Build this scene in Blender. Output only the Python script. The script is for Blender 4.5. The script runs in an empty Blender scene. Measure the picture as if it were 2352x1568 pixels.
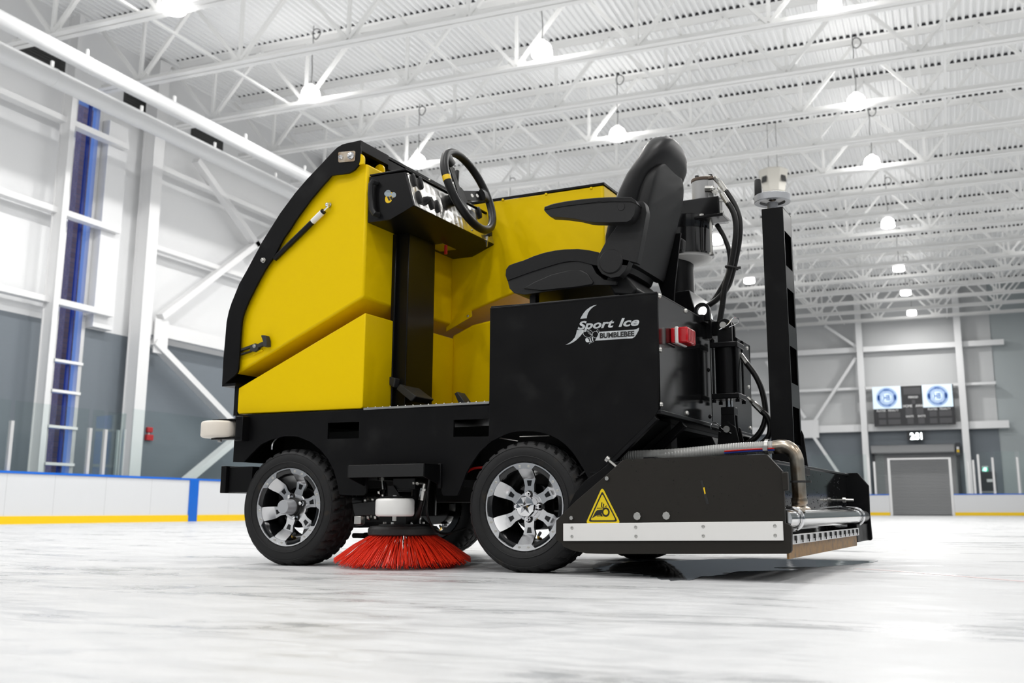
import bpy, bmesh, math, random
from mathutils import Vector, Matrix
from mathutils.geometry import tessellate_polygon

S = bpy.context.scene
COL = S.collection
R_ = math.radians
PI = math.pi

# ------------------------------------------------------------------ camera
# measured from the photograph: 35 mm lens close to the ice, pitched up
F_PX, PPX, PPY = 2323.0, 1245.0, 721.0
PITCH, EYE = R_(10.945), 0.263
YAW_RINK, YAW_MACHINE = R_(21.54), R_(25.70)
cam_d = bpy.data.cameras.new('camera')
cam = bpy.data.objects.new('camera', cam_d)
COL.objects.link(cam)
cam_d.sensor_width = 36.0
cam_d.lens = F_PX / 2352 * 36
cam_d.shift_x = (1176 - PPX) / 2352
cam_d.shift_y = (PPY - 784) / 2352
cam_d.clip_start, cam_d.clip_end = 0.05, 400
cam.location = (0, 0, EYE)
cam.rotation_euler = (R_(90) + PITCH, 0, YAW_RINK)
cam_d.dof.use_dof = True
cam_d.dof.focus_distance = 4.1
cam_d.dof.aperture_fstop = 4.0
S.camera = cam

# ------------------------------------------------------------------ view, world, lights
S.view_settings.view_transform = 'Standard'
S.view_settings.look = 'None'
S.view_settings.gamma = 1
S.view_settings.use_curve_mapping = False
S.view_settings.exposure = 0.42
S.cycles.use_denoising = True
S.cycles.max_bounces = 10
S.cycles.diffuse_bounces = 5
S.cycles.glossy_bounces = 4
S.cycles.transparent_max_bounces = 16
S.cycles.caustics_reflective = False
S.cycles.caustics_refractive = False
S.cycles.sample_clamp_indirect = 8.0
W = bpy.data.worlds.new('dusk_sky')
S.world = W
W.use_nodes = True
W.node_tree.nodes['Background'].inputs[0].default_value = (0.22, 0.34, 0.70, 1)
W.node_tree.nodes['Background'].inputs[1].default_value = 1.0

LAMP_Z = 9.72
LAMP_GLOW = 17.0      # the glowing domes
LAMP_POWER = 122.0    # and the lamp inside, shining down
LAMP_XY = [(-13.0, 13.94), (-13.0, 18.42), (-12.91, 23.42), (-7.22, 18.29), (-7.19, 23.46), (-7.0, 34.57), (-7.05, 41.37),
           (-1.42, 18.37), (-1.35, 23.51), (-1.30, 28.08), (-1.22, 34.59), (-1.17, 41.37), (-1.09, 46.29), (-1.0, 51.35)]
# the same rows of lamps carry on behind and beside the camera
OFF_XY = [(-13, -8), (-13, -2), (-13, 4), (-13, 9), (-7.2, -8), (-7.2, -2), (-7.2, 4), (-7.2, 9), (-7.2, 13.5), (-1.4, -8), (-1.4, -2),
          (-1.4, 4), (-1.4, 13.5), (4.5, -8), (4.5, -2), (4.5, 13.5), (4.5, 18.4), (4.5, 23.5), (4.5, 31),
          (4.5, 40), (10, -5), (10, 4), (10, 13), (10, 22), (10, 33), (-13, 30), (-13, 38)]


def lamp_light(parent):
    l = bpy.data.lights.new('lamp_light', 'AREA')
    l.shape = 'DISK'
    l.size = 0.4
    l.energy = LAMP_POWER
    l.color = (1.0, 0.985, 0.965)
    o = bpy.data.objects.new('lamp_light', l)
    o.location = (0, 0, -0.215)
    COL.objects.link(o)
    o.parent = parent
    return o


# ------------------------------------------------------------------ measuring: a pixel of the photograph on a plane of the place
def _ray(px, py):
    x, y = (px - PPX) / F_PX, -(py - PPY) / F_PX
    c, s = math.cos(PITCH), math.sin(PITCH)
    return x, c - s * y, s + c * y


class Frame:
    def __init__(self, yaw, cx, cy):
        self.a, self.c = yaw, Vector((cx, cy, EYE))

    def ray(self, px, py):
        r, h, u = _ray(px, py)
        c, s = math.cos(self.a), math.sin(self.a)
        return Vector((c * r - s * h, s * r + c * h, u))

    def hit(self, px, py, ax, val):
        d = self.ray(px, py)
        return self.c + d * ((val - self.c[ax]) / d[ax])

    def plane(self, px, py, p0, n):
        d = self.ray(px, py)
        return self.c + d * ((Vector(p0) - self.c).dot(n) / d.dot(n))


RK = Frame(YAW_RINK, 0, 0)                    # rink axes: Y along the left boards
MC = Frame(YAW_MACHINE, 3.25327, -3.93420)    # machine axes: X front to rear, Y across, origin under the front wheel
MROT = YAW_RINK - YAW_MACHINE
rp, mp = RK.hit, MC.hit


# ------------------------------------------------------------------ mesh building
class MB:
    def __init__(self):
        self.v, self.f = [], []

    def add(self, vs, fs):
        o = len(self.v)
        self.v += [Vector(v) for v in vs]
        self.f += [tuple(i + o for i in f) for f in fs]
        return self

    def box(self, x0, y0, z0, x1, y1, z1):
        v = [(x, y, z) for z in (z0, z1) for y in (y0, y1) for x in (x0, x1)]
        return self.add(v, [(0, 2, 3, 1), (4, 5, 7, 6), (0, 1, 5, 4), (2, 6, 7, 3), (0, 4, 6, 2), (1, 3, 7, 5)])

    def prism(self, pts, ax, a, b, holes=()):
        loops = [list(pts)] + [list(h) for h in holes]
        flat = [p for l in loops for p in l]
        n = len(flat)
        tri = tessellate_polygon([[Vector((p[0], p[1], 0)) for p in l] for l in loops])

        def mk(p, t):
            return {0: (t, p[0], p[1]), 1: (p[0], t, p[1]), 2: (p[0], p[1], t)}[ax]
        vs = [mk(p, a) for p in flat] + [mk(p, b) for p in flat]
        fs = [tuple(t) for t in tri] + [tuple(i + n for i in reversed(t)) for t in tri]
        o = 0
        for l in loops:
            m = len(l)
            for i in range(m):
                j = (i + 1) % m
                fs.append((o + i, o + j, o + j + n, o + i + n))
            o += m
        return self.add(vs, fs)

    def tube(self, pts, r, n=12, closed=False):
        pts = [Vector(p) for p in pts]
        m = len(pts)
        rs = r if isinstance(r, (list, tuple)) else [r] * m
        tang = []
        for i in range(m):
            if closed:
                t = pts[(i + 1) % m] - pts[i - 1]
            else:
                t = pts[min(i + 1, m - 1)] - pts[max(i - 1, 0)]
            tang.append(t.normalized())
        u = tang[0].orthogonal().normalized()
        vs, fs = [], []
        for i in range(m):
            t = tang[i]
            u = (u - t * u.dot(t)).normalized()
            w = t.cross(u)
            for k in range(n):
                a = 2 * PI * k / n
                vs.append(pts[i] + (u * math.cos(a) + w * math.sin(a)) * rs[i])
        for i in range(m if closed else m - 1):
            j = (i + 1) % m
            for k in range(n):
                l = (k + 1) % n
                fs.append((i * n + k, i * n + l, j * n + l, j * n + k))
        if not closed:
            fs.append(tuple(range(n - 1, -1, -1)))
            fs.append(tuple(range((m - 1) * n, m * n)))
        return self.add(vs, fs)

    def lathe(self, prof, o, d, n=32):
        o, d = Vector(o), Vector(d).normalized()
        u = d.orthogonal().normalized()
        w = d.cross(u)
        vs, fs = [], []
        m = len(prof)
        for r, h in prof:
            for k in range(n):
                a = 2 * PI * k / n
                vs.append(o + d * h + (u * math.cos(a) + w * math.sin(a)) * max(r, 1e-5))
        for i in range(m - 1):
            for k in range(n):
                l = (k + 1) % n
                fs.append((i * n + k, i * n + l, (i + 1) * n + l, (i + 1) * n + k))
        return self.add(vs, fs)

    def bar(self, p0, p1, w, h, up=(0, 0, 1)):
        p0, p1 = Vector(p0), Vector(p1)
        t = (p1 - p0).normalized()
        s = t.cross(Vector(up))
        if s.length < 1e-4:
            s = t.cross(Vector((1, 0, 0)))
        s.normalize()
        q = s.cross(t)
        vs = [p + s * (a * w / 2) + q * (b * h / 2) for p in (p0, p1) for a, b in ((-1, -1), (1, -1), (1, 1), (-1, 1))]
        return self.add(vs, [(3, 2, 1, 0), (4, 5, 6, 7), (0, 1, 5, 4), (1, 2, 6, 5), (2, 3, 7, 6), (3, 0, 4, 7)])

    def ball(self, c, r, n=12, sq=(1, 1, 1)):
        prof = [(math.sin(PI * i / n), -math.cos(PI * i / n)) for i in range(n + 1)]
        k = len(self.v)
        self.lathe([(a * r, b * r) for a, b in prof], (0, 0, 0), (0, 0, 1), n * 2)
        for i in range(k, len(self.v)):
            v = self.v[i]
            self.v[i] = Vector((v.x * sq[0] + c[0], v.y * sq[1] + c[1], v.z * sq[2] + c[2]))
        return self

    def loft(self, rings, cap=True):
        n = len(rings[0])
        vs = [p for r in rings for p in r]
        fs = []
        for i in range(len(rings) - 1):
            for k in range(n):
                l = (k + 1) % n
                fs.append((i * n + k, i * n + l, (i + 1) * n + l, (i + 1) * n + k))
        if cap:
            fs.append(tuple(range(n - 1, -1, -1)))
            fs.append(tuple(range((len(rings) - 1) * n, len(rings) * n)))
        return self.add(vs, fs)

    def bolt(self, p, d, r, h, n=6, dome=False):
        if dome:
            return self.lathe([(r, 0), (r * .9, h * .5), (r * .55, h * .9), (0, h)], p, d, 12)
        self.lathe([(r * 1.25, 0), (r * 1.25, h * .25), (0, h * .25)], p, d, 16)
        return self.lathe([(r, 0), (r, h * .9), (r * .85, h), (0, h)], p, d, n)

    def move(self, m):
        self.v = [m @ v for v in self.v]
        return self

    def build(self, name, mt, parent=None, bevel=0.0, smooth=35, loc=None, seg=2):
        me = bpy.data.meshes.new(name)
        me.from_pydata([tuple(v) for v in self.v], [], self.f)
        bm = bmesh.new()
        bm.from_mesh(me)
        bmesh.ops.remove_doubles(bm, verts=bm.verts, dist=1e-6)
        bmesh.ops.recalc_face_normals(bm, faces=bm.faces)
        bm.to_mesh(me)
        bm.free()
        me.materials.append(mt)
        if smooth:
            me.shade_smooth()
            me.set_sharp_from_angle(angle=R_(smooth))
        o = bpy.data.objects.new(name, me)
        COL.objects.link(o)
        if parent:
            o.parent = parent
        if loc:
            o.location = loc
        if bevel:
            b = o.modifiers.new('edge', 'BEVEL')
            b.width, b.segments, b.limit_method, b.angle_limit = bevel, seg, 'ANGLE', R_(40)
        return o


def tag(o, label=None, cat=None, group=None, kind=None):
    if label: o['label'] = label
    if cat: o['category'] = cat
    if group: o['group'] = group
    if kind: o['kind'] = kind
    return o


def empty(name, loc=(0, 0, 0), rz=0.0, parent=None):
    o = bpy.data.objects.new(name, None)
    o.empty_display_size = 0.1
    o.location = loc
    o.rotation_euler = (0, 0, rz)
    COL.objects.link(o)
    if parent: o.parent = parent
    return o


def kids(o):
    return [c for c in COL.objects if c.parent == o]


def copy_tree(o, parent=None):
    c = o.copy()
    COL.objects.link(c)
    if parent: c.parent = parent
    for ch in kids(o):
        copy_tree(ch, c)
    return c


def smooth_pts(pts, k=6):
    """Catmull-Rom through the points"""
    P = [Vector(p) for p in pts]
    P = [P[0] * 2 - P[1]] + P + [P[-1] * 2 - P[-2]]
    out = []
    for i in range(1, len(P) - 2):
        for j in range(k):
            t = j / k
            a, b, c, d = P[i - 1], P[i], P[i + 1], P[i + 2]
            out.append(0.5 * (2 * b + (c - a) * t + (2 * a - 5 * b + 4 * c - d) * t * t + (3 * b - a - 3 * c + d) * t ** 3))
    out.append(P[-2])
    return out


def lettering(name, body, p0, p1, up, height, mt, parent=None, shear=0.0, depth=0.0008, bold=0.0):
    """letters standing on the line p0-p1, stretched to fill it, cap height given"""
    cu = bpy.data.curves.new(name, 'FONT')
    cu.body = body
    cu.size = 1.0
    cu.shear = shear
    cu.offset = bold
    cu.extrude = 0.5
    cu.resolution_u = 4
    tmp = bpy.data.objects.new(name, cu)
    COL.objects.link(tmp)
    dg = bpy.context.evaluated_depsgraph_get()
    me = bpy.data.meshes.new_from_object(tmp.evaluated_get(dg))
    bpy.data.objects.remove(tmp)
    bpy.data.curves.remove(cu)
    xs = [v.co.x for v in me.vertices]
    x0, x1 = min(xs), max(xs)
    p0, p1 = Vector(p0), Vector(p1)
    ux = (p1 - p0) / (x1 - x0)
    uy = Vector(up).normalized() * (height / 0.69)
    uz = ux.normalized().cross(Vector(up).normalized()) * depth
    for v in me.vertices:
        c = v.co
        v.co = p0 + ux * (c.x - x0) + uy * c.y + uz * (c.z + 0.5)
    me.materials.append(mt)
    o = bpy.data.objects.new(name, me)
    COL.objects.link(o)
    if parent: o.parent = parent
    return o


# ------------------------------------------------------------------ materials
MATS = {}


def mat(name, col, rough=0.5, metal=0.0, coat=0.0, bump=None, var=None, spec=0.5, emit=0.0, rvar=None, ior=None, coat_r=0.08, coords='Object'):
    m = bpy.data.materials.new(name)
    m.use_nodes = True
    nt = m.node_tree
    b = nt.nodes['Principled BSDF']
    b.inputs['Base Color'].default_value = (*col, 1)
    b.inputs['Roughness'].default_value = rough
    b.inputs['Metallic'].default_value = metal
    b.inputs['Specular IOR Level'].default_value = spec
    if ior: b.inputs['IOR'].default_value = ior
    if coat:
        b.inputs['Coat Weight'].default_value = coat
        b.inputs['Coat Roughness'].default_value = coat_r
    if emit:
        b.inputs['Emission Color'].default_value = (*col, 1)
        b.inputs['Emission Strength'].default_value = emit
    tc = nt.nodes.new('ShaderNodeTexCoord')

    def noise(scale, detail=4):
        n = nt.nodes.new('ShaderNodeTexNoise')
        n.inputs['Scale'].default_value = scale
        n.inputs['Detail'].default_value = detail
        nt.links.new(tc.outputs[coords], n.inputs['Vector'])
        return n
    if bump:
        n = noise(bump[0])
        bp = nt.nodes.new('ShaderNodeBump')
        bp.inputs['Strength'].default_value = bump[1]
        bp.inputs['Distance'].default_value = bump[2] if len(bump) > 2 else 0.002
        nt.links.new(n.outputs['Fac'], bp.inputs['Height'])
        nt.links.new(bp.outputs['Normal'], b.inputs['Normal'])
    if var:
        n = noise(var[0], 6)
        rr = nt.nodes.new('ShaderNodeValToRGB')
        rr.color_ramp.elements[0].position, rr.color_ramp.elements[1].position = var[2] if len(var) > 2 else (0.35, 0.7)
        rr.color_ramp.elements[0].color = (*col, 1)
        rr.color_ramp.elements[1].color = (*var[1], 1)
        nt.links.new(n.outputs['Fac'], rr.inputs['Fac'])
        nt.links.new(rr.outputs['Color'], b.inputs['Base Color'])
    if rvar:
        n = noise(rvar[0], 5)
        mr = nt.nodes.new('ShaderNodeMapRange')
        mr.inputs['From Min'].default_value, mr.inputs['From Max'].default_value = 0.3, 0.7
        mr.inputs['To Min'].default_value, mr.inputs['To Max'].default_value = rvar[1], rvar[2]
        nt.links.new(n.outputs['Fac'], mr.inputs['Value'])
        nt.links.new(mr.outputs['Result'], b.inputs['Roughness'])
    MATS[name] = m
    return m


def glass_mat(name, tint, gloss=0.05):
    m = bpy.data.materials.new(name)
    m.use_nodes = True
    nt = m.node_tree
    nt.nodes.clear()
    out = nt.nodes.new('ShaderNodeOutputMaterial')
    tr = nt.nodes.new('ShaderNodeBsdfTransparent')
    tr.inputs['Color'].default_value = (*tint, 1)
    gl = nt.nodes.new('ShaderNodeBsdfGlossy')
    gl.inputs['Roughness'].default_value = gloss
    lw = nt.nodes.new('ShaderNodeLayerWeight')
    lw.inputs['Blend'].default_value = 0.35
    fr = nt.nodes.new('ShaderNodeMapRange')
    fr.inputs['From Min'].default_value = 0.25
    fr.inputs['To Min'].default_value, fr.inputs['To Max'].default_value = 0.025, 0.3
    nt.links.new(lw.outputs['Facing'], fr.inputs['Value'])
    mx = nt.nodes.new('ShaderNodeMixShader')
    nt.links.new(fr.outputs[0], mx.inputs[0])
    nt.links.new(tr.outputs[0], mx.inputs[1])
    nt.links.new(gl.outputs[0], mx.inputs[2])
    nt.links.new(mx.outputs[0], out.inputs[0])
    return m


M_BLACK = mat('black_powder_coat', (0.0036, 0.0036, 0.004), 0.42, spec=0.13, bump=(420, 0.12, 0.0006), rvar=(9, 0.36, 0.5), var=(4.5, (0.016, 0.016, 0.016), (0.6, 0.82)))
M_BLACKG = mat('gloss_black_paint', (0.005, 0.005, 0.0055), 0.13, spec=0.6, bump=(500, 0.03, 0.0004))
M_WETB = mat('wet_black_paint', (0.004, 0.004, 0.0045), 0.07, spec=1.0)
M_BLACKS = mat('satin_black_steel', (0.004, 0.004, 0.0045), 0.3, spec=0.22)
M_DARK = mat('dark_underbody', (0.003, 0.003, 0.003), 0.6)
M_YELLOW = mat('yellow_paint', (0.79, 0.54, 0.0006), 0.32, spec=0.12, bump=(260, 0.06, 0.0006))
M_RUBBER = mat('tire_rubber', (0.0125, 0.0125, 0.013), 0.62, spec=0.28, bump=(300, 0.15, 0.0008), var=(14, (0.035, 0.028, 0.02), (0.62, 0.78)))
M_RUB2 = mat('black_rubber', (0.028, 0.028, 0.028), 0.55, spec=0.35, bump=(260, 0.3, 0.001))
M_VINYL = mat('black_vinyl', (0.008, 0.008, 0.0085), 0.43, bump=(900, 0.25, 0.0006), spec=0.25)
M_PLAST = mat('black_plastic', (0.0125, 0.0125, 0.013), 0.48, spec=0.3, bump=(1400, 0.2, 0.0004))
M_ALU = mat('machined_aluminium', (0.80, 0.80, 0.81), 0.22, metal=1.0, bump=(60, 0.02, 0.0005))
M_CHROME = mat('chrome', (0.86, 0.86, 0.87), 0.07, metal=1.0)
M_ZINC = mat('zinc_plated_steel', (0.58, 0.57, 0.54), 0.28, metal=1.0, bump=(200, 0.1, 0.0005))
M_CAST = mat('cast_aluminium', (0.36, 0.36, 0.36), 0.38, metal=0.7, bump=(160, 0.2, 0.0008))
M_GREYM = mat('grey_metal_paint', (0.42, 0.43, 0.45), 0.4, metal=0.3)
M_STAIN = mat('welded_stainless', (0.47, 0.42, 0.35), 0.25, metal=1.0, var=(16, (0.22, 0.13, 0.06), (0.42, 0.66)))
M_TUBE = mat('polished_stainless', (0.80, 0.80, 0.80), 0.13, metal=1.0, var=(22, (0.55, 0.50, 0.42), (0.6, 0.85)))
M_HDPE = mat('white_hdpe', (0.78, 0.77, 0.75), 0.42)
M_HDPE2 = mat('cream_hdpe', (0.74, 0.68, 0.60), 0.45)
M_RED = mat('red_lens', (0.52, 0.006, 0.012), 0.12, coat=0.5)
M_REDP = mat('red_plastic', (0.55, 0.012, 0.01), 0.35)
M_BRIST = mat('red_bristle', (0.84, 0.038, 0.012), 0.38)
M_SILV = mat('silver_decal', (0.50, 0.52, 0.53), 0.35, metal=0.4, var=(26, (0.72, 0.74, 0.75), (0.5, 0.7)))
M_SIGNY = mat('sign_yellow', (0.76, 0.56, 0.0), 0.4)
M_SIGNK = mat('sign_black', (0.008, 0.008, 0.008), 0.4)
M_PLATE = mat('brown_black_plate', (0.0185, 0.0165, 0.0138), 0.5, spec=0.2, bump=(350, 0.1, 0.0006), rvar=(7, 0.42, 0.6))
M_HOSE = mat('black_hose', (0.006, 0.006, 0.006), 0.38, spec=0.35)
M_CLEAR = mat('milky_clear_hose', (0.40, 0.40, 0.385), 0.2, coat=0.3)
M_ORANGE = mat('rubber_squeegee', (0.30, 0.16, 0.045), 0.5, var=(30, (0.14, 0.09, 0.05), (0.45, 0.7)))
M_WHITE = mat('white_painted_steel', (0.88, 0.88, 0.87), 0.42)
M_WSTEEL = mat('white_wall_steel', (0.77, 0.77, 0.77), 0.45)
M_DECK = mat('white_roof_deck', (0.93, 0.935, 0.935), 0.5)
M_DUCT = mat('white_duct', (0.72, 0.725, 0.73), 0.45)
M_FLUTE_SHADE = mat('flute_shade_dark', (0.03, 0.03, 0.035), 0.8)  # shade of the open flute ends, put into a dark colour
M_BOARD = mat('white_dasher_plastic', (0.665, 0.675, 0.69), 0.28)
M_BLUE = mat('blue_cap_rail', (0.0, 0.13, 0.62), 0.35)
M_BLUE2 = mat('blue_line_stripe', (0.0, 0.12, 0.55), 0.3)
M_KICK = mat('yellow_kick_plate', (0.86, 0.56, 0.0), 0.3)
M_GLASS = glass_mat('rink_glass', (0.925, 0.955, 0.95))
M_PANE = glass_mat('window_pane', (0.75, 0.85, 1.0))
M_LAMP = mat('lamp_diffuser', (1.0, 0.985, 0.965), 0.4, emit=LAMP_GLOW)
M_CORD = mat('grey_cord', (0.16, 0.16, 0.16), 0.6)
M_SBLK = mat('scoreboard_black', (0.016, 0.017, 0.02), 0.5)
M_SGRY = mat('scoreboard_window', (0.055, 0.055, 0.06), 0.4)
M_SWHT = mat('scoreboard_letter', (0.75, 0.75, 0.75), 0.5)
M_SCRN = mat('screen_white', (0.60, 0.72, 0.80), 0.4, emit=0.42)
M_SBLU = mat('screen_blue', (0.02, 0.13, 0.45), 0.4, emit=0.15)
M_CLOCK = mat('clock_digit', (0.9, 1.0, 1.0), 0.4, emit=5.0)
M_GREEN = mat('exit_green', (0.0, 0.35, 0.17), 0.4, emit=0.8)
M_EXITW = mat('exit_white', (0.55, 0.9, 0.9), 0.4, emit=1.2)
M_ALRM = mat('alarm_red', (0.5, 0.01, 0.015), 0.4)
M_CREAM = mat('cream_cabinet', (0.76, 0.73, 0.66), 0.5)
M_DOOR = mat('charcoal_door', (0.03, 0.034, 0.04), 0.5)
M_SHUT = mat('grey_shutter', (0.27, 0.275, 0.28), 0.45)
M_ALUF = mat('aluminium_frame', (0.70, 0.70, 0.70), 0.35, metal=0.5)
M_VENT = mat('dark_vent', (0.045, 0.045, 0.045), 0.6)
M_BLUET = mat('teal_print', (0.0, 0.25, 0.22), 0.5)
M_NAVY = mat('navy_stripe', (0.01, 0.03, 0.22), 0.4)
M_BRASS = mat('brass_valve', (0.6, 0.36, 0.06), 0.3, metal=1.0)
M_GOLD = mat('yellow_tape', (0.80, 0.52, 0.0), 0.45)


def wall_mat():
    """insulated panels: charcoal below, white above, joints as real grooves in the finish"""
    def base(name, col, wave_scale, strength, direction):
        m = mat(name, col, 0.5)
        nt = m.node_tree
        b = nt.nodes['Principled BSDF']
        tc = nt.nodes.new('ShaderNodeTexCoord')
        w = nt.nodes.new('ShaderNodeTexWave')
        w.bands_direction = direction
        w.wave_profile = 'SAW' if direction == 'Z' else 'SIN'
        w.inputs['Scale'].default_value = wave_scale
        bp = nt.nodes.new('ShaderNodeBump')
        bp.inputs['Strength'].default_value = strength
        bp.inputs['Distance'].default_value = 0.01
        nt.links.new(tc.outputs['Object'], w.inputs['Vector'])
        nt.links.new(w.outputs['Fac'], bp.inputs['Height'])
        nt.links.new(bp.outputs['Normal'], b.inputs['Normal'])
        return m
    return base('charcoal_wall_panel', (0.165, 0.19, 0.215), 3.0, 0.35, 'Z'), base('white_wall_panel', (0.76, 0.765, 0.77), 0.9, 0.05, 'Y')


M_GRAY, M_WALLW = wall_mat()
M_WALLE = mat('dimmed_end_wall_panel', (0.56, 0.57, 0.575), 0.5)  # the hall's white panel paint, darkened for the weaker light at this end
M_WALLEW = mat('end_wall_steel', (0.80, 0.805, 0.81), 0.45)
M_GRAYR = mat('blue_grey_wall', (0.39, 0.43, 0.44), 0.5)


def brick_mat():
    m = mat('outside_brick', (0.3, 0.13, 0.08), 0.8)
    nt = m.node_tree
    b = nt.nodes['Principled BSDF']
    tc = nt.nodes.new('ShaderNodeTexCoord')
    mpn = nt.nodes.new('ShaderNodeMapping')
    mpn.inputs['Rotation'].default_value = (R_(90), 0, R_(90))
    br = nt.nodes.new('ShaderNodeTexBrick')
    br.inputs['Color1'].default_value = (0.85, 0.36, 0.2, 1)
    br.inputs['Color2'].default_value = (0.65, 0.26, 0.15, 1)
    br.inputs['Mortar'].default_value = (0.22, 0.2, 0.2, 1)
    br.inputs['Scale'].default_value = 3.5
    nt.links.new(tc.outputs['Object'], mpn.inputs[0])
    nt.links.new(mpn.outputs[0], br.inputs['Vector'])
    nt.links.new(br.outputs['Color'], b.inputs['Base Color'])
    return m


M_BRICK = brick_mat()


def ice_mat():
    m = bpy.data.materials.new('rink_ice')
    m.use_nodes = True
    nt = m.node_tree
    b = nt.nodes['Principled BSDF']
    L = nt.links.new
    tc = nt.nodes.new('ShaderNodeTexCoord')

    def noise(scale, detail, stretch=None, dist=0.0, rough=0.55):
        n = nt.nodes.new('ShaderNodeTexNoise')
        n.inputs['Scale'].default_value = scale
        n.inputs['Detail'].default_value = detail
        n.inputs['Roughness'].default_value = rough
        n.inputs['Distortion'].default_value = dist
        if stretch:
            mpn = nt.nodes.new('ShaderNodeMapping')
            mpn.inputs['Rotation'].default_value = (0, 0, stretch[2])
            mpn.inputs['Scale'].default_value = (stretch[0], stretch[1], 1)
            L(tc.outputs['Object'], mpn.inputs[0])
            L(mpn.outputs[0], n.inputs['Vector'])
        else:
            L(tc.outputs['Object'], n.inputs['Vector'])
        return n

    def ramp(src, a, b_, ca, cb):
        r = nt.nodes.new('ShaderNodeMapRange')
        r.inputs['From Min'].default_value, r.inputs['From Max'].default_value = a, b_
        r.inputs['To Min'].default_value, r.inputs['To Max'].default_value = ca, cb
        r.clamp = True
        L(src, r.inputs['Value'])
        return r.outputs['Result']
    wet = noise(1.6, 7, (0.55, 1.7, R_(20)), 1.2)          # smoother wet patches
    snow = noise(9, 8, (0.5, 1.4, R_(-15)), 0.8, 0.7)      # shaved snow
    scr = noise(30, 6, (0.12, 1.6, R_(32)), 0.4, 0.7)      # skate scratches
    w = ramp(wet.outputs['Fac'], 0.50, 0.66, 0.0, 1.0)
    s = ramp(snow.outputs['Fac'], 0.42, 0.62, 0.0, 1.0)
    mix = nt.nodes.new('ShaderNodeMix')
    mix.data_type = 'RGBA'
    mix.inputs['A'].default_value = (0.53, 0.537, 0.545, 1)
    mix.inputs['B'].default_value = (0.46, 0.472, 0.485, 1)
    L(w, mix.inputs['Factor'])
    mix2 = nt.nodes.new('ShaderNodeMix')
    mix2.data_type = 'RGBA'
    L(mix.outputs['Result'], mix2.inputs['A'])
    mix2.inputs['B'].default_value = (0.585, 0.588, 0.592, 1)
    mul = nt.nodes.new('ShaderNodeMath')
    mul.operation = 'MULTIPLY'
    L(s, mul.inputs[0])
    mul.inputs[1].default_value = 0.8
    L(mul.outputs[0], mix2.inputs['Factor'])
    L(mix2.outputs['Result'], b.inputs['Base Color'])
    rg = ramp(wet.outputs['Fac'], 0.46, 0.66, 0.46, 0.13)
    add = nt.nodes.new('ShaderNodeMath')
    add.operation = 'ADD'
    L(rg, add.inputs[0])
    L(ramp(snow.outputs['Fac'], 0.45, 0.65, 0.0, 0.25), add.inputs[1])
    L(add.outputs[0], b.inputs['Roughness'])
    b.inputs['IOR'].default_value = 1.31
    hsum = nt.nodes.new('ShaderNodeMath')
    hsum.operation = 'ADD'
    L(snow.outputs['Fac'], hsum.inputs[0])
    L(scr.outputs['Fac'], hsum.inputs[1])
    bp = nt.nodes.new('ShaderNodeBump')
    bp.inputs['Strength'].default_value = 0.25
    bp.inputs['Distance'].default_value = 0.006
    L(hsum.outputs[0], bp.inputs['Height'])
    L(bp.outputs['Normal'], b.inputs['Normal'])
    return m


M_ICE = ice_mat()


def water_mat():
    m = mat('melt_water', (0.20, 0.21, 0.22), 0.03, ior=1.33, bump=(7, 0.12, 0.004))
    return m


M_WATER = water_mat()


def swirl_mat():
    """engine-turned steel: overlapping brushed discs"""
    m = mat('engine_turned_steel', (0.70, 0.69, 0.67), 0.24, metal=1.0)
    nt = m.node_tree
    b = nt.nodes['Principled BSDF']
    tc = nt.nodes.new('ShaderNodeTexCoord')
    v = nt.nodes.new('ShaderNodeTexVoronoi')
    v.inputs['Scale'].default_value = 21
    v.inputs['Randomness'].default_value = 0.15
    L = nt.links.new
    L(tc.outputs['Object'], v.inputs['Vector'])
    bp = nt.nodes.new('ShaderNodeBump')
    bp.inputs['Strength'].default_value = 0.5
    bp.inputs['Distance'].default_value = 0.006
    L(v.outputs['Distance'], bp.inputs['Height'])
    L(bp.outputs['Normal'], b.inputs['Normal'])
    return m


M_SWIRL = swirl_mat()

# ================================================================== THE RINK
XB = -16.06            # face of the left boards
XW = -18.0             # left wall
YF = 50.0              # face of the end boards
YW = 54.2              # end wall
XR, YB = 14.0, -16.0   # walls out of sight
ZT = 11.35             # roof deck
ZG = 4.33              # top of the charcoal band
HB = 0.955             # height of the boards
ZC = 9.62              # underside of the truss bottom chord


def struct(name, mb, m, **k):
    return tag(mb.build(name, m, **k), kind='structure')


struct('floor', MB().box(-20, YB, -0.2, XR, YW + 0.3, 0.0), M_ICE)

# window bay between the two columns on the left wall: find where it stands
wy0, wy1 = rp(122, 825, 0, XW).y, rp(187, 833, 0, XW).y
# left wall, in pieces around the tall window
wl = MB()
wl.box(XW - 0.3, YB, 0, XW, wy0, ZG).box(XW - 0.3, wy1, 0, XW, YW + 0.3, ZG)
low = struct('wall_left', wl, M_GRAY)
wu = MB()
wu.box(XW - 0.3, YB, ZG, XW, wy0, ZT + 0.3).box(XW - 0.3, wy1, ZG, XW, YW + 0.3, ZT + 0.3).box(XW - 0.3, wy0, 9.6, XW, wy1, ZT + 0.3)
wu.build('upper_panel', M_WALLW, low)
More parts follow.
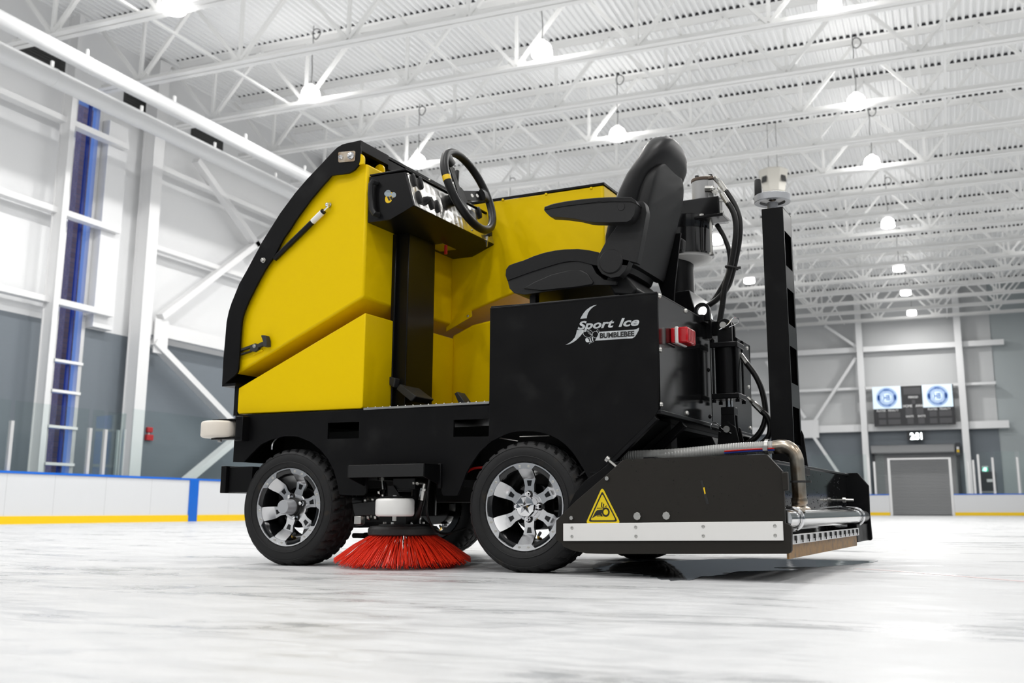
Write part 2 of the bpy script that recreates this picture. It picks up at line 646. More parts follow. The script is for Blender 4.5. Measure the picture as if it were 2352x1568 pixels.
# end wall: charcoal band, white panels, blue-grey return at the right
xe = rp(2283, 860, 1, YW).x
we = struct('wall_far', MB().box(XW - 0.3, YW, 0, xe, YW + 0.3, ZG), M_GRAY)
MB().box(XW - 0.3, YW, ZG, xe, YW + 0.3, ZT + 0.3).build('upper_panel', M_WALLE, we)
MB().box(xe, YW + 0.05, 0, XR, YW + 0.35, ZT + 0.3).build('return_panel', M_GRAYR, we)
wr = struct('wall_right', MB().box(XR, YB, 0, XR + 0.3, YW + 0.3, ZG), M_GRAY)
MB().box(XR, YB, ZG, XR + 0.3, YW + 0.3, ZT + 0.3).build('upper_panel', M_WALLW, wr)
wb = struct('wall_back', MB().box(XW - 0.3, YB - 0.3, 0, XR, YB, ZG), M_GRAY)
MB().box(XW - 0.3, YB - 0.3, ZG, XR, YB, ZT + 0.3).build('upper_panel', M_WALLW, wb)

# ribbed roof deck, ribs along Y
prof = []
x = XW - 0.3
PER = 0.155
while x < XR + 0.3:
    prof += [(x, ZT), (x + 0.05, ZT), (x + 0.068, ZT + 0.076), (x + 0.137, ZT + 0.076)]
    x += PER
dk = MB()
vs, fs = [], []
for px_, pz_ in prof:
    vs += [(px_, YB, pz_), (px_, YW + 0.3, pz_)]
for i in range(len(prof) - 1):
    fs.append((2 * i, 2 * i + 1, 2 * i + 3, 2 * i + 2))
dk.add(vs, fs)
dk.box(XW - 0.3, YB, ZT + 0.09, XR + 0.3, YW + 0.3, ZT + 0.2)
struct('ceiling', dk, M_DECK, smooth=0)

# ---------------------------------------------------------------- roof trusses
TX0, TX1 = -17.3, 13.2
PANEL = 2.71
BX = [-10.77 + PANEL * j for j in range(-2, 9)]          # where the web meets the bottom chord
ORD = ['nearest', 'second', 'third', 'fourth', 'fifth', 'sixth', 'seventh', 'eighth', 'ninth', 'tenth', 'eleventh', 'twelfth',
       'thirteenth', 'fourteenth', 'fifteenth', 'sixteenth', 'farthest']


def make_truss():
    t = empty('roof_truss')
    c = MB()
    for s in (-1, 1):      # a pair of angles back to back
        c.box(TX0, s * 0.02 - 0.006, ZC, TX1, s * 0.02 + 0.006, ZC + 0.15)
        c.box(TX0, min(s * 0.02, s * 0.15), ZC, TX1, max(s * 0.02, s * 0.15), ZC + 0.014)
    c.build('bottom_chord', M_WHITE, t, smooth=0)
    c = MB()
    for s in (-1, 1):
        c.box(TX0, s * 0.02 - 0.006, ZT - 0.14, TX1, s * 0.02 + 0.006, ZT - 0.012)
        c.box(TX0, min(s * 0.02, s * 0.13), ZT - 0.012, TX1, max(s * 0.02, s * 0.13), ZT)
    c.build('top_chord', M_WHITE, t, smooth=0)
    MB().box(TX0, -0.13, ZT + 0.002, TX1, 0.13, ZT + 0.074).build('flute_gap_shade', M_FLUTE_SHADE, t, smooth=0)  # added dark strip, stands in for the shadowed gaps above the chord
    zb, zt = ZC + 0.07, ZT - 0.08
    rise = MB().bar((0, 0, zb), (PANEL / 2, 0, zt), 0.075, 0.085, (0, 1, 0))
    fall = MB().bar((0, 0, zb), (-PANEL / 2, 0, zt), 0.075, 0.085, (0, 1, 0))
    post = MB().box(-0.035, -0.035, zb, 0.035, 0.035, zt)
    plate = MB().prism([(-0.26, ZC + 0.03), (0.26, ZC + 0.03), (0.2, ZC + 0.24), (-0.2, ZC + 0.24)], 1, -0.012, 0.012)
    protos = [rise.build('web_diagonal', M_WHITE, t), fall.build('web_diagonal', M_WHITE, t), post.build('web_post', M_WHITE, t),
              plate.build('gusset_plate', M_WHITE, t)]
    for i, bx in enumerate(BX):
        for p in protos:
            if p is protos[1] and i == 0: pass
            o = p if i == 0 else p.copy()
            if i: COL.objects.link(o)
            o.location.x = bx
    return t


TY = [14.05 + 2.43 * k for k in range(17)]
tr0 = make_truss()
for k, y in enumerate(TY):
    t = tr0 if k == 0 else copy_tree(tr0)
    t.location.y = y
    w = ORD[k]
    tag(t, ('white steel roof truss nearest the camera, ending over the left duct' if k == 0 else
            'white steel roof truss farthest away, just in front of the end wall' if k == 16 else
            'white steel roof truss, %s from the front of the hall' % w), 'roof truss', 'white roof trusses across the hall')

for i, bx in enumerate((-14.0, -9.4, -4.4, 0.6, 5.6)):
    b = MB()
    b.bar((bx, 12.6, ZC + 0.17), (bx, YW, ZC + 0.17), 0.05, 0.05)
    o = b.build('bridging_bar', M_WHITE)
    tag(o, ['thin white bridging bar along the hall beside the left ducts', 'thin white bridging bar running above the steering wheel lamp row',
            'thin white bridging bar running along the roof above the seat', 'thin white bridging bar along the roof above the scoreboard row',
            'thin white bridging bar along the roof at the right edge'][i], 'brace', 'bridging bars along the roof')

# ---------------------------------------------------------------- lamps
LAMP_LABEL = [
    'glowing dome lamp cut by the top edge above the left ducts', 'glowing dome lamp hanging left of the steering wheel, above the hood',
    'glowing dome lamp hanging just left of the steering wheel rim', 'glowing dome lamp hanging at the top centre, biggest in the middle row',
    'glowing dome lamp hanging just left of the seat back top', 'glowing dome lamp partly hidden behind the black motor drum',
    'glowing dome lamp between the hoses and the tall black mast', 'glowing dome lamp cut by the top edge at the right',
    'glowing dome lamp at right, biggest of the right row in full', 'glowing dome lamp at right, second below the big right one',
    'glowing dome lamp at right, third below the big right one', 'glowing dome lamp at right, fourth down, beside the black mast',
    'glowing dome lamp at right, next to last in the row', 'glowing dome lamp above the scoreboard, smallest and lowest']


def make_lamp():
    t = empty('pendant_lamp')
    MB().lathe([(0, -0.19), (0.205, -0.19), (0.217, -0.175), (0.213, -0.08), (0.198, 0.0), (0.17, 0.06), (0.12, 0.105), (0.06, 0.125), (0, 0.125)], (0, 0, 0), (0, 0, 1), 20).build('lamp_shade', M_LAMP, t)
    MB().lathe([(0, 0.12), (0.075, 0.12), (0.07, 0.17), (0.03, 0.20), (0, 0.20)], (0, 0, 0), (0, 0, 1), 24).build('cap', M_WHITE, t)
    top = ZT - LAMP_Z
    pts = smooth_pts([(0, 0, 0.18), (0.015, 0, 0.5), (-0.012, 0.01, 0.85), (0.01, 0, 1.2), (0.0, 0, top - 0.3), (0.0, 0, top)], 5)
    MB().tube(pts, 0.011, 6).build('cord', M_CORD, t)
    lp = [(0.09 + 0.1 * math.cos(a), 0.02 * math.sin(2 * a), top - 0.22 + 0.13 * math.sin(a)) for a in [2 * PI * i / 24 for i in range(24)]]
    MB().tube(lp, 0.014, 6, closed=True).build('cord_loop', M_CORD, t)
    return t


lamp0 = make_lamp()
lamp_light(lamp0)
for i, (x, y) in enumerate(LAMP_XY):
    t = lamp0 if i == 0 else copy_tree(lamp0)
    t.location = (x, y, LAMP_Z)
    tag(t, LAMP_LABEL[i], 'lamp', 'dome lamps hanging from the roof')
for x, y in OFF_XY:
    t = copy_tree(lamp0)
    t.location = (x, y, LAMP_Z)
    tag(t, 'glowing dome lamp over the near end of the hall or its far side', 'lamp', 'dome lamps hanging from the roof')

# hanging loudspeaker cluster far behind the mast
sc_ = rp(1777, 416, 2, 9.45)
t = empty('loudspeaker_cluster', (sc_.x, sc_.y, 9.45), 0.18)
b = MB()
ring = [(0.44 * math.cos(PI / 8 + k * PI / 4), 0.44 * math.sin(PI / 8 + k * PI / 4)) for k in range(8)]
b.loft([[(x * 0.72, y * 0.72, -0.34) for x, y in ring], [(x, y, 0.27) for x, y in ring], [(x * .9, y * .9, 0.31) for x, y in ring]])
b.build('cabinet', M_CREAM, t, smooth=0)
for k in (5, 7, 1, 3):
    a = k * PI / 4
    m = Matrix.Rotation(a, 4, 'Z') @ Matrix.Translation((0.372, 0, 0.02)) @ Matrix.Rotation(-0.19, 4, 'Y')
    MB().box(-0.012, -0.09, -0.13, 0.012, 0.09, 0.14).move(m).build('grille', M_VENT, t, smooth=0)
for s in (-1, 1):
    MB().tube([(0.12 * s, 0, 0.3), (0.12 * s, 0, ZT - 9.45)], 0.008, 6).build('hanging_cable', M_CORD, t)
tag(t, 'cream loudspeaker cluster with dark grilles hanging behind the handwheel', 'loudspeaker')

# ---------------------------------------------------------------- white ducts along the left wall
def duct(name, pa, pb, X, r, label):
    a, b_ = rp(*pa, 0, X), rp(*pb, 0, X)
    z = (a.z + b_.z) / 2
    o = empty(name, (X, 10, z))
    d = MB()
    d.tube([(0, -3, 0), (0, 36, 0)], r, 28)
    d.build('duct_run', M_DUCT, o)
    for y in (3.9, 14.2, 24.5):
        MB().lathe([(r, -0.02), (r + 0.008, -0.015), (r + 0.008, 0.015), (r, 0.02)], (0, y, 0), (0, 1, 0), 28).build('joint_band', M_DUCT, o)
    for i in range(14):
        MB().box(-0.02, 1.4 + i * 2.43, r - 0.01, 0.02, 1.46 + i * 2.43, r + 0.14).build('hanger', M_WHITE, o, smooth=0)
    tag(o, label, 'duct', 'white round ducts under the left eave')


duct('air_duct', (200, 147), (500, 302), -15.0, 0.155, 'upper white round duct running along the left truss ends')
duct('air_duct', (200, 217), (500, 359), -15.9, 0.185, 'lower white round duct running across the top of the blue window')

# ---------------------------------------------------------------- columns, girts and braces of the left wall
XF = -17.45


def column(name, y0, y1, label, depth=0.36, x=XF):
    o = empty(name, (x, (y0 + y1) / 2, 0))
    w = (y1 - y0) / 2
    MB().box(-0.02, -w, 0, 0.0, w, ZT - 0.1).build('front_flange', M_WSTEEL, o, smooth=0)
    MB().box(-depth, -w, 0, -depth + 0.02, w, ZT - 0.1).build('rear_flange', M_WSTEEL, o, smooth=0)
    MB().box(-depth + 0.02, -w + 0.03, 0, -0.02, w - 0.03, ZT - 0.1).build('web', M_WSTEEL, o, smooth=0)
    MB().box(-depth - 0.03, -w - 0.06, 0, 0.04, w + 0.06, 0.02).build('base_plate', M_WSTEEL, o, smooth=0)
    tag(o, label, 'column', 'white steel columns of the hall')
    return o


c1a, c1b = rp(87, 1080, 0, XF).y, rp(99.5, 1080, 0, XF).y
c2a, c2b = rp(297, 1088, 0, XF).y, rp(322.5, 1088, 0, XF).y
column('steel_column', c1a, c1b, 'slim white column at the left edge of the blue window', 0.3)
column('steel_column', c2a, c2b, 'broad white column right of the blue window, carrying the braces')
c3 = c2b + 7.35
column('steel_column', c3, c3 + 0.35, 'white column on the left wall hidden behind the machine hood')


def beam(name, p0, p1, w, h, label, cat='beam', group=None, up=(0, 0, 1), m=None):
    c = (Vector(p0) + Vector(p1)) / 2
    o = MB().bar(Vector(p0) - c, Vector(p1) - c, w, h, up).build(name, m or M_WSTEEL, loc=c, smooth=0)
    tag(o, label, cat, group)
    return o


XG = -17.72
for pa, yb, lab in (((0, 212), (290, 324), 'uppermost short white girt crossing the top of the blue window'),
                    ((0, 441), (271, 521), 'middle white girt crossing the blue window'),
                    ((0, 663), (255, 714), 'lowest white girt crossing the blue window at the charcoal edge')):
    a = rp(*pa, 0, XG)
    e = rp(*yb, 0, XG)
    beam('wall_girt', (XG, a.y - 4, a.z), (XG, e.y, a.z), 0.22, 0.13, lab, group='white girts on the left wall')
for pa, h, lab in (((480, 435), 0.12, 'upper white girt right of the broad column'), ((430, 593), 0.12, 'middle white girt right of the broad column'),
                   ((440, 775), 0.34, 'deep white beam right of the broad column above the charcoal band')):
    a = rp(*pa, 0, XG)
    beam('wall_girt', (XG, c2b, a.z), (XG, YW, a.z), 0.2, h, lab, group='white girts on the left wall')


def wbeam(pa, pb, w, lab, X=XF - 0.12):
    return beam('wall_brace', rp(*pa, 0, X), rp(*pb, 0, X), 0.16, w, lab, 'brace', 'diagonal braces on the left wall', (1, 0, 0))


wbeam((368, 728), (650, 512), 0.2, 'white brace rising from the broad column towards the hood')
wbeam((450, 368), (604, 585), 0.2, 'white brace falling steeply behind the top of the hood frame')
wbeam((352, 785), (545, 985), 0.22, 'white brace falling across the charcoal wall to the bumper roller')
wbeam((545, 1005), (425, 1105), 0.22, 'white brace rising from the boards to the bumper roller')
g = rp(357, 770, 0, XF - 0.1)
tag(MB().box(-0.015, -0.05, -0.42, 0.015, 0.42, 0.42).build('brace_gusset', M_WSTEEL, loc=g, smooth=0), 'white gusset plate where braces meet the broad column', 'gusset plate')

# white wall pocket right of the window, window itself
pk = empty('window_1')
tag(pk, kind='structure')
zw0, zw1 = 0.0, 9.6
MB().box(XW - 0.20, wy0, zw0, XW - 0.02, wy0 + 0.07, zw1).box(XW - 0.20, wy1 - 0.10, zw0, XW + 0.02, wy1, zw1).build('window_frame', M_ALUF, pk, smooth=0)
MB().box(XW - 0.13, wy1 - 0.32, zw0, XW - 0.08, wy1 - 0.25, zw1).build('dark_frame', M_NAVY, pk, smooth=0)
pane = MB().box(XW - 0.11, wy0 + 0.05, zw0, XW - 0.10, wy1 - 0.1, zw1).build('pane', M_PANE, pk, smooth=0)
for py in (829, 899, 981, 1066):
    a = rp(140, py, 0, XW)
    MB().box(XW - 0.14, wy0, a.z - 0.03, XW + 0.06, wy1, a.z + 0.03).build('mullion', M_WHITE, pk, smooth=0)
pl = MB().box(XW, wy1 + 0.02, ZG + 0.02, XW + 0.22, wy1 + 0.62, 9.3)
struct('trim_1', pl, M_WALLW, smooth=0)
# what stands outside the window
ybk = rp(152, 700, 0, XW - 4.4).y
bo = MB().box(XW - 4.7, ybk, -1, XW - 4.4, wy1 + 12, 14).build('brick_building', M_BRICK, smooth=0)
tag(bo, 'brown brick wall seen through the tall blue window', 'building')

# dark louvre vents under the eave
for (a, b_), lab in ((((285, 226), (341, 252)), 'dark louvre vent under the eave above the broad column'), (((440, 297), (512, 334)), 'dark louvre vent under the eave left of the hood top'),
                     (((40, 96), (150, 148)), 'dark louvre vent under the eave above the window, far left')):
    q0, q1 = rp(*a, 0, XW + .02), rp(*b_, 0, XW + .02)
    zc = (q0.z + q1.z) / 2
    o = MB().box(0, q0.y - q0.y, -.2, .03, q1.y - q0.y, .2)
    for i in range(6): o.box(.03, .03, -.18 + i * .062, .045, q1.y - q0.y - .03, -.155 + i * .062)
    o = o.build('louvre_vent', M_VENT, loc=(XW, q0.y, zc), smooth=0)
    tag(o, lab, 'vent', 'dark louvre vents under the left eave')

# fire alarm on the charcoal wall
a = rp(340, 996, 0, XW)
t = empty('fire_alarm', (XW, a.y, a.z))
MB().box(0, -0.11, -0.16, 0.08, 0.11, -0.02).build('horn', M_ALRM, t, bevel=0.01)
MB().box(0, -0.09, 0.03, 0.07, 0.09, 0.16).build('strobe', M_ALRM, t, bevel=0.02)
MB().box(0, -0.02, -0.05, 0.03, 0.02, 0.06).build('conduit', M_WHITE, t)
tag(t, 'red fire alarm pair on the charcoal wall beside the broad column', 'fire alarm')

# ---------------------------------------------------------------- dasher boards
xg0, xg1 = rp(2049, 1160, 1, YF).x, rp(2187, 1160, 1, YF).x     # the machine gate
RC = 8.5


def board_path(n=14):
    p = [(XB, 6.0)]
    cx, cy = XB + RC, YF - RC
    for i in range(n + 1):
        a = PI - i * PI / 2 / n
        p.append((cx + RC * math.cos(a), cy + RC * math.sin(a)))
    return p


def ribbon(path, off0, off1, z0, z1):
    """a wall of constant section along a path, offsets measured outwards (away from the ice)"""
    b = MB()
    P = [Vector((x, y)) for x, y in path]
    rings = []
    for i, p in enumerate(P):
        t = (P[min(i + 1, len(P) - 1)] - P[max(i - 1, 0)]).normalized()
        nrm = Vector((-t.y, t.x))
        a, c = p + nrm * off0, p + nrm * off1
        rings.append([(a.x, a.y, z0), (c.x, c.y, z0), (c.x, c.y, z1), (a.x, a.y, z1)])
    return b.loft(rings)


def boards(path, label, stripe=None):
    o = empty('dasher_boards', (0, 0, 0))
    ribbon(path, 0.0, 0.12, 0.0, HB - 0.03).build('board_panel', M_BOARD, o, smooth=30)
    ribbon(path, -0.02, 0.16, HB - 0.03, HB + 0.012).build('cap_rail', M_BLUE, o, smooth=30)
    ribbon(path, -0.018, 0.0, 0.0, 0.145).build('kick_plate', M_KICK, o, smooth=30)
    if stripe:
        MB().box(XB, stripe[0], 0.0, XB + 0.022, stripe[1], HB - 0.03).build('blue_stripe', M_BLUE2, o, smooth=0)
    tag(o, label, 'rink boards')
    return o


bp_ = board_path()
s0, s1 = rp(433, 1150, 0, XB).y, rp(453, 1150, 0, XB).y
bl = boards(bp_ + [(xg0 - 0.1, YF)], 'white rink boards along the left with a blue line stripe', (s0, s1))
for y in (13.9, 15.0, 16.3, 17.6, 20.2):
    MB().box(XB - 0.001, y, 0.15, XB + 0.0005, y + 0.004, HB - 0.04).build('panel_seam', M_SHUT, bl, smooth=0)
boards([(xg1 + 0.1, YF), (13.4, YF)], 'white rink boards right of the grey machine gate')

# glass and posts on the boards
def post(x, y, h, label, w=0.07, foot=0.0):
    o = MB().box(-w / 2, -w / 2, -foot, w / 2, w / 2, h).build('glass_stanchion', M_ALUF, loc=(x, y, HB + 0.012), smooth=0)
    tag(o, label, 'post', 'white posts holding the rink glass')


def gpanel(x0, y0, x1, y1, h, label):
    c = Vector(((x0 + x1) / 2, (y0 + y1) / 2, HB + 0.012))
    d = Vector((x1 - x0, y1 - y0, 0))
    L = d.length / 2 - 0.056
    o = MB().box(-L, -0.008, 0, L, 0.008, h).build('rink_glass', M_GLASS, loc=c, smooth=0)
    o.rotation_euler = (0, 0, math.atan2(d.y, d.x))
    tag(o, label, 'glass panel', 'clear glass panels on the rink boards')


XP = XB - 0.08
py_ = [rp(px, y, 0, XP).y for px, y in ((16, 1077), (198, 1083), (234, 1085))]
hp = rp(24, 967, 0, XP).z - HB
for y, lab in zip(py_, ('white glass stanchion at the far left edge of the boards', 'white glass post just right of the blue window', 'white glass post second right of the blue window')):
    post(XP, y, hp, lab)
y_e = rp(283, 1088, 0, XP).y
hg = rp(200, 940, 0, XP).z - HB
gpanel(XP, 10.5, XP, py_[0], hg, 'clear glass panel cut by the left edge of the photo')
gpanel(XP, py_[0], XP, py_[1], hg, 'clear glass panel in front of the blue window')
gpanel(XP, py_[1], XP, py_[2], hg, 'narrow clear glass panel between the two posts by the window')
gpanel(XP, py_[2], XP, y_e, hg, 'clear glass panel ending at the broad column')
post(XP - 0.35, rp(264, 1087, 0, XP - .35).y, hp + .05, 'thin glass post left of the broad column, set back from the boards', 0.05, HB + 0.012)
post(XP - 0.75, rp(278, 1088, 0, XP - .75).y, hp + .12, 'glass post at the box corner in front of the broad column', 0.06, HB + 0.012)
gpanel(XP, y_e, XP - 1.2, y_e + 0.3, hg, 'clear glass panel turning back from the boards beside the broad column')
hg2 = rp(430, 955, 0, XP).z - HB
gpanel(XP, y_e + 0.1, XP, 24.0, hg2, 'tall seamless glass panel right of the broad column')

YP = YF + 0.08
hpf = 1.75
for px, hh, lab in ((1997, 1.75, 'glass post behind the right end of the conditioner'), (2010, 1.5, 'glass post just left of the machine gate'), (2226, 1.45, 'glass post in front of the right white column'),
                    (2238, 1.5, 'slim glass post just right of the right white column'), (2250, 1.75, 'glass post left of the exit door'),
                    (2283, 1.6, 'glass post right of the exit door'), (2340, 1.6, 'glass post at the right edge of the end boards')):
    q = rp(px, 1100, 1, YP)
    post(q.x, YP, hh, lab, 0.09)
xs = [rp(px, 1100, 1, YP).x for px in (1860, 1997, 2010, 2044, 2191, 2226, 2250, 2283, 2340)]
for i, lab in ((0, 'clear end glass behind the conditioner and mast'), (1, 'narrow clear end glass behind the conditioner end plate'), (2, 'clear end glass left of the machine gate'),
               (4, 'clear end glass right of the machine gate'), (6, 'clear end glass in front of the exit door'), (7, 'clear end glass at the right edge')):
    gpanel(xs[i] + .03, YP, xs[i + 1] - .03 - (.12 if i == 2 else 0), YP, 1.85, lab)
gpanel(xs[8] + .05, YP, 13.0, YP, 1.85, 'clear end glass beyond the right edge post')

# machine gate frame on the end boards
t = empty('gate_frame', (0, YF + 0.06, 0))
zt_ = rp(2110, 1051, 1, YF).z
for x in (xg0 - 0.09, xg1 - 0.02):
    MB().box(x, -0.05, 0, x + 0.11, 0.07, zt_).build('gate_post', M_ALUF, t, smooth=0)
MB().box(xg0 - 0.09, -0.03, zt_ - 0.07, xg1 + 0.09, 0.05, zt_).build('header_bar', M_ALUF, t, smooth=0)
MB().box(xg0, -0.2, 0, xg1, 0.06, 0.012).build('threshold', M_SBLK, t, smooth=0)
tag(t, 'aluminium gate frame around the grey shutter in the end boards', 'gate')

# roller shutter on the end wall
YD = YW - 0.12
t = empty('door_1')
tag(t, kind='structure')
xa, xb = rp(2012, 1100, 1, YD).x, rp(2200, 1100, 1, YD).x
zh0, zh1 = rp(2100, 1040, 1, YD - .4).z, rp(2100, 1021, 1, YD - .4).z
sh = MB()
nsl = 44
pts = []
for i in range(nsl):
    z = 0.02 + (zh0 + 0.1) * i / nsl
    pts += [(YD - 0.02, z), (YD - 0.045, z + (zh0 + .1) / nsl * .5)]
pts += [(YD + 0.05, zh0 + .1), (YD + 0.05, 0.02)]
sh.prism(pts, 0, xa, xb).build('shutter_curtain', M_SHUT, t, smooth=0)
MB().box(xa - 0.15, YD - 0.42, zh0, xb - 0.03, YD + 0.1, zh1).build('shutter_hood', M_SHUT, t, bevel=0.05)
for x in (xa - 0.12, xb):
    MB().box(x, YD - 0.08, 0, x + 0.13, YD + 0.1, zh0 + 0.25).build('guide_rail', M_DOOR, t, smooth=0)
t = empty('shutter_motor', (xb + 0.1, YD - 0.25, zh0 + 0.1))
MB().box(-0.1, -0.15, -0.25, 0.12, 0.15, 0.35).build('motor_case', M_DOOR, t, bevel=0.02)
MB().box(-0.05, -0.16, -0.1, 0.06, -0.15, 0.02).build('yellow_sticker', M_GOLD, t, smooth=0)
MB().box(-0.05, -0.16, 0.04, 0.06, -0.15, 0.16).build('white_sticker', M_SWHT, t, smooth=0)
tag(t, 'dark shutter motor box with a yellow sticker at the right of the roller hood', 'motor')

# exit door and sign on the end wall
q0, q1 = rp(2247, 1083, 1, YW - .03), rp(2290, 1135, 1, YW - .03)
t = empty('door_2')
tag(t, kind='structure')
MB().box(q0.x, YW - 0.05, 0, q1.x, YW, q0.z).build('door_leaf', M_DOOR, t, smooth=0)
MB().box(q0.x + 0.35, YW - 0.09, q0.z - 0.5, q1.x - 0.15, YW - 0.05, q0.z - 0.36).build('door_closer', M_ALUF, t, smooth=0)
MB().box(q0.x, YW - 0.08, 1.05, q1.x, YW - 0.05, 1.15).build('push_bar', M_SHUT, t, smooth=0)
q0, q1 = rp(2255, 1070, 1, YW - .1), rp(2270.5, 1083, 1, YW - .1)
t = empty('exit_sign', ((q0.x + q1.x) / 2, YW - 0.1, (q0.z + q1.z) / 2))
hw, hh = (q1.x - q0.x) / 2, (q0.z - q1.z) / 2
MB().box(-hw, 0, -hh, hw, 0.08, hh).build('sign_case', M_SWHT, t, bevel=0.01)
MB().box(-hw * .93, -0.006, -hh * .9, hw * .93, 0, hh * .55).build('green_face', M_GREEN, t, smooth=0)
fg = MB()     # running figure through a doorway
fg.ball((0.02, -0.01, hh * .36), hh * .1, 6, (1, .1, 1))
for a, b_ in (((0, hh * .22), (-.03, -hh * .2)), ((0, hh * .15), (.09, 0)), ((0, hh * .15), (-.1, hh * .02)), ((-.03, -hh * .2), (.07, -hh * .5)), ((-.03, -hh * .2), (-.12, -hh * .62))):
    fg.bar((a[0], -0.01, a[1]), (b_[0], -0.01, b_[1]), 0.05, 0.008, (0, 1, 0))
fg.build('figure', M_EXITW, t, smooth=0)
MB().box(-hw * .4, -0.008, -hh * .8, hw * .4, -0.006, hh * .5).build('white_panel', M_EXITW, t, smooth=0)
tag(t, 'green and white exit sign above the dark door at right', 'exit sign')

# end wall columns, girts, braces
YC = YW - 0.75
for pa, pb, lab in (((1985, 1100), (1999, 1100), 'white column of the end wall left of the scoreboard'), ((2218, 1100), (2234, 1100), 'white column of the end wall right of the scoreboard')):
    a, b_ = rp(*pa, 1, YC).x, rp(*pb, 1, YC).x
    o = empty('steel_column', ((a + b_) / 2, YC, 0))
    w = (b_ - a) / 2
    MB().box(-w, 0, 0, w, 0.02, ZT - 0.1).build('front_flange', M_WALLEW, o, smooth=0)
    MB().box(-w, 0.3, 0, w, 0.32, ZT - 0.1).build('rear_flange', M_WALLEW, o, smooth=0)
    MB().box(-w * .8, 0.02, 0, w * .8, 0.3, ZT - 0.1).build('web', M_WALLEW, o, smooth=0)
    tag(o, lab, 'column', 'white steel columns of the hall')
YG = YW - 0.3
for pa, px1, h, lab in (((2000, 802), 2307, 0.26, 'upper white girt across the end wall above the scoreboard'), ((1960, 893), 2288, 0.13, 'thin white girt behind the scoreboard top'),
                        ((2090, 980), 2318, 0.36, 'deep white girt under the scoreboard')):
    q = rp(*pa, 1, YG)
    xr = rp(px1, pa[1], 1, YG).x
    beam('wall_girt', (XW, YG, q.z), (xr, YG, q.z), 0.3, h, lab, group='white girts on the end wall', m=M_WALLEW)


def ebeam(pa, pb, lab, w=0.24):
    Y = YG - 0.22
    beam('wall_brace', rp(*pa, 1, Y), rp(*pb, 1, Y), 0.14, w, lab, 'brace', 'diagonal braces on the end wall', (0, 1, 0), M_WALLEW)


ebeam((1868, 972), (1966, 822), 'white end wall brace rising to the left scoreboard column')
ebeam((1972, 800), (1895, 748), 'white end wall brace falling from the roof to the left scoreboard column', 0.22)
ebeam((1866, 998), (1934, 1098), 'white end wall brace falling from the node beside the mast')
ebeam((1850, 992), (1800, 1075), 'white end wall brace falling left of the node behind the mast')
ebeam((1850, 960), (1760, 830), 'white end wall brace rising left of the node behind the mast')
q = rp(1860, 985, 1, YG - 0.3)
tag(MB().box(-0.45, -0.02, -0.45, 0.45, 0.02, 0.45).build('brace_gusset', M_WALLEW, loc=q, smooth=0), 'white gusset plate where the end wall braces cross', 'gusset plate')

# ---------------------------------------------------------------- scoreboard
YS = YW - 0.95
q0, q1, q2 = rp(2003, 888, 1, YS), rp(2189, 885, 1, YS), rp(2100, 976, 1, YS)
sx0, sx1 = q0.x, q1.x
sz0, sz1 = q2.z, (q0.z + q1.z) / 2 + 0.02
sw, shh = sx1 - sx0, sz1 - sz0
t = empty('scoreboard', (sx0, YS, sz0))
MB().box(0, 0, 0, sw, 0.25, shh).build('cabinet', M_SBLK, t, smooth=0)
for u in (.2, .8):
    MB().box(sw * u, 0.25, shh * .3, sw * u + .1, YW - YS + .01, shh * .3 + .1).build('wall_bracket', M_WHITE, t, smooth=0)


def sx(u): return u * sw


def sz(v): return v * shh


def win(u0, v0, u1, v1):
    MB().box(sx(u0), -0.012, sz(v0), sx(u1), 0, sz(v1)).build('digit_window', M_SGRY, t, smooth=0)


for u0, u1, v0, v1 in ((0.0, 0.355, .435, 1.0), (0.62, 0.985, .435, 1.0)):
    s_ = MB().box(sx(u0), -0.05, sz(v0), sx(u1), 0, sz(v1)).build('screen', M_SCRN, t, smooth=0)
    cx, cz = sx((u0 + u1) / 2), sz((v0 + v1) / 2)
    rr = shh * .255
    em = MB()
    for r0, r1 in ((.965, 1.0), (.885, .925), (.60, .66), (.47, .52)):
        ring = [(cx + rr * r1 * math.cos(2 * PI * i / 40), cz + rr * r1 * math.sin(2 * PI * i / 40)) for i in range(40)]
        hole = [(cx + rr * r0 * math.cos(2 * PI * i / 40), cz + rr * r0 * math.sin(2 * PI * i / 40)) for i in range(40)]
        em.prism(ring, 1, -0.056, -0.05, [hole])
    for a0 in list(range(0, 360, 9)):      # band of small marks, four heavy ones
        if min(a0 % 180, 180 - a0 % 180) < 16:
            dr, w_ = (.68, .88), .15
        elif a0 in (81, 99, 288):
            dr, w_ = (.70, .86), .12
        else:
            dr, w_ = (.72, .84), .065
        a = R_(a0)
        em.bar((cx + rr * dr[0] * math.cos(a), -0.053, cz + rr * dr[0] * math.sin(a)), (cx + rr * dr[1] * math.cos(a), -0.053, cz + rr * dr[1] * math.sin(a)), w_, 0.006, (0, 1, 0))
    em.build('round_emblem', M_SBLU, s_, smooth=0)
    lettering('monogram', 'HB', (cx - rr * .32, -0.051, cz - rr * .26), (cx + rr * .32, -0.051, cz - rr * .26), (0, 0, 1), rr * .52, M_SBLU, s_, depth=0.006, bold=0.02)
win(.39, .78, .60, .95)
win(.485, .54, .525, .64)
for u in (.40, .535): win(u, .27, u + .085, .43)
for u in (.415, .55): win(u, .03, u + .075, .175)
for ub in (0.03, 0.66):
    for v0, v1 in ((.205, .34), (.03, .16)):
        win(ub + .03, v0, ub + .12, v1)
        win(ub + .15, v0, ub + .30, v1)


def word(s, u0, u1, v, h):
    lettering('lettering', s, (sx(u0), 0, sz(v)), (sx(u1), 0, sz(v)), (0, 0, 1), sz(h), M_SWHT, t, depth=0.015, bold=0.02)


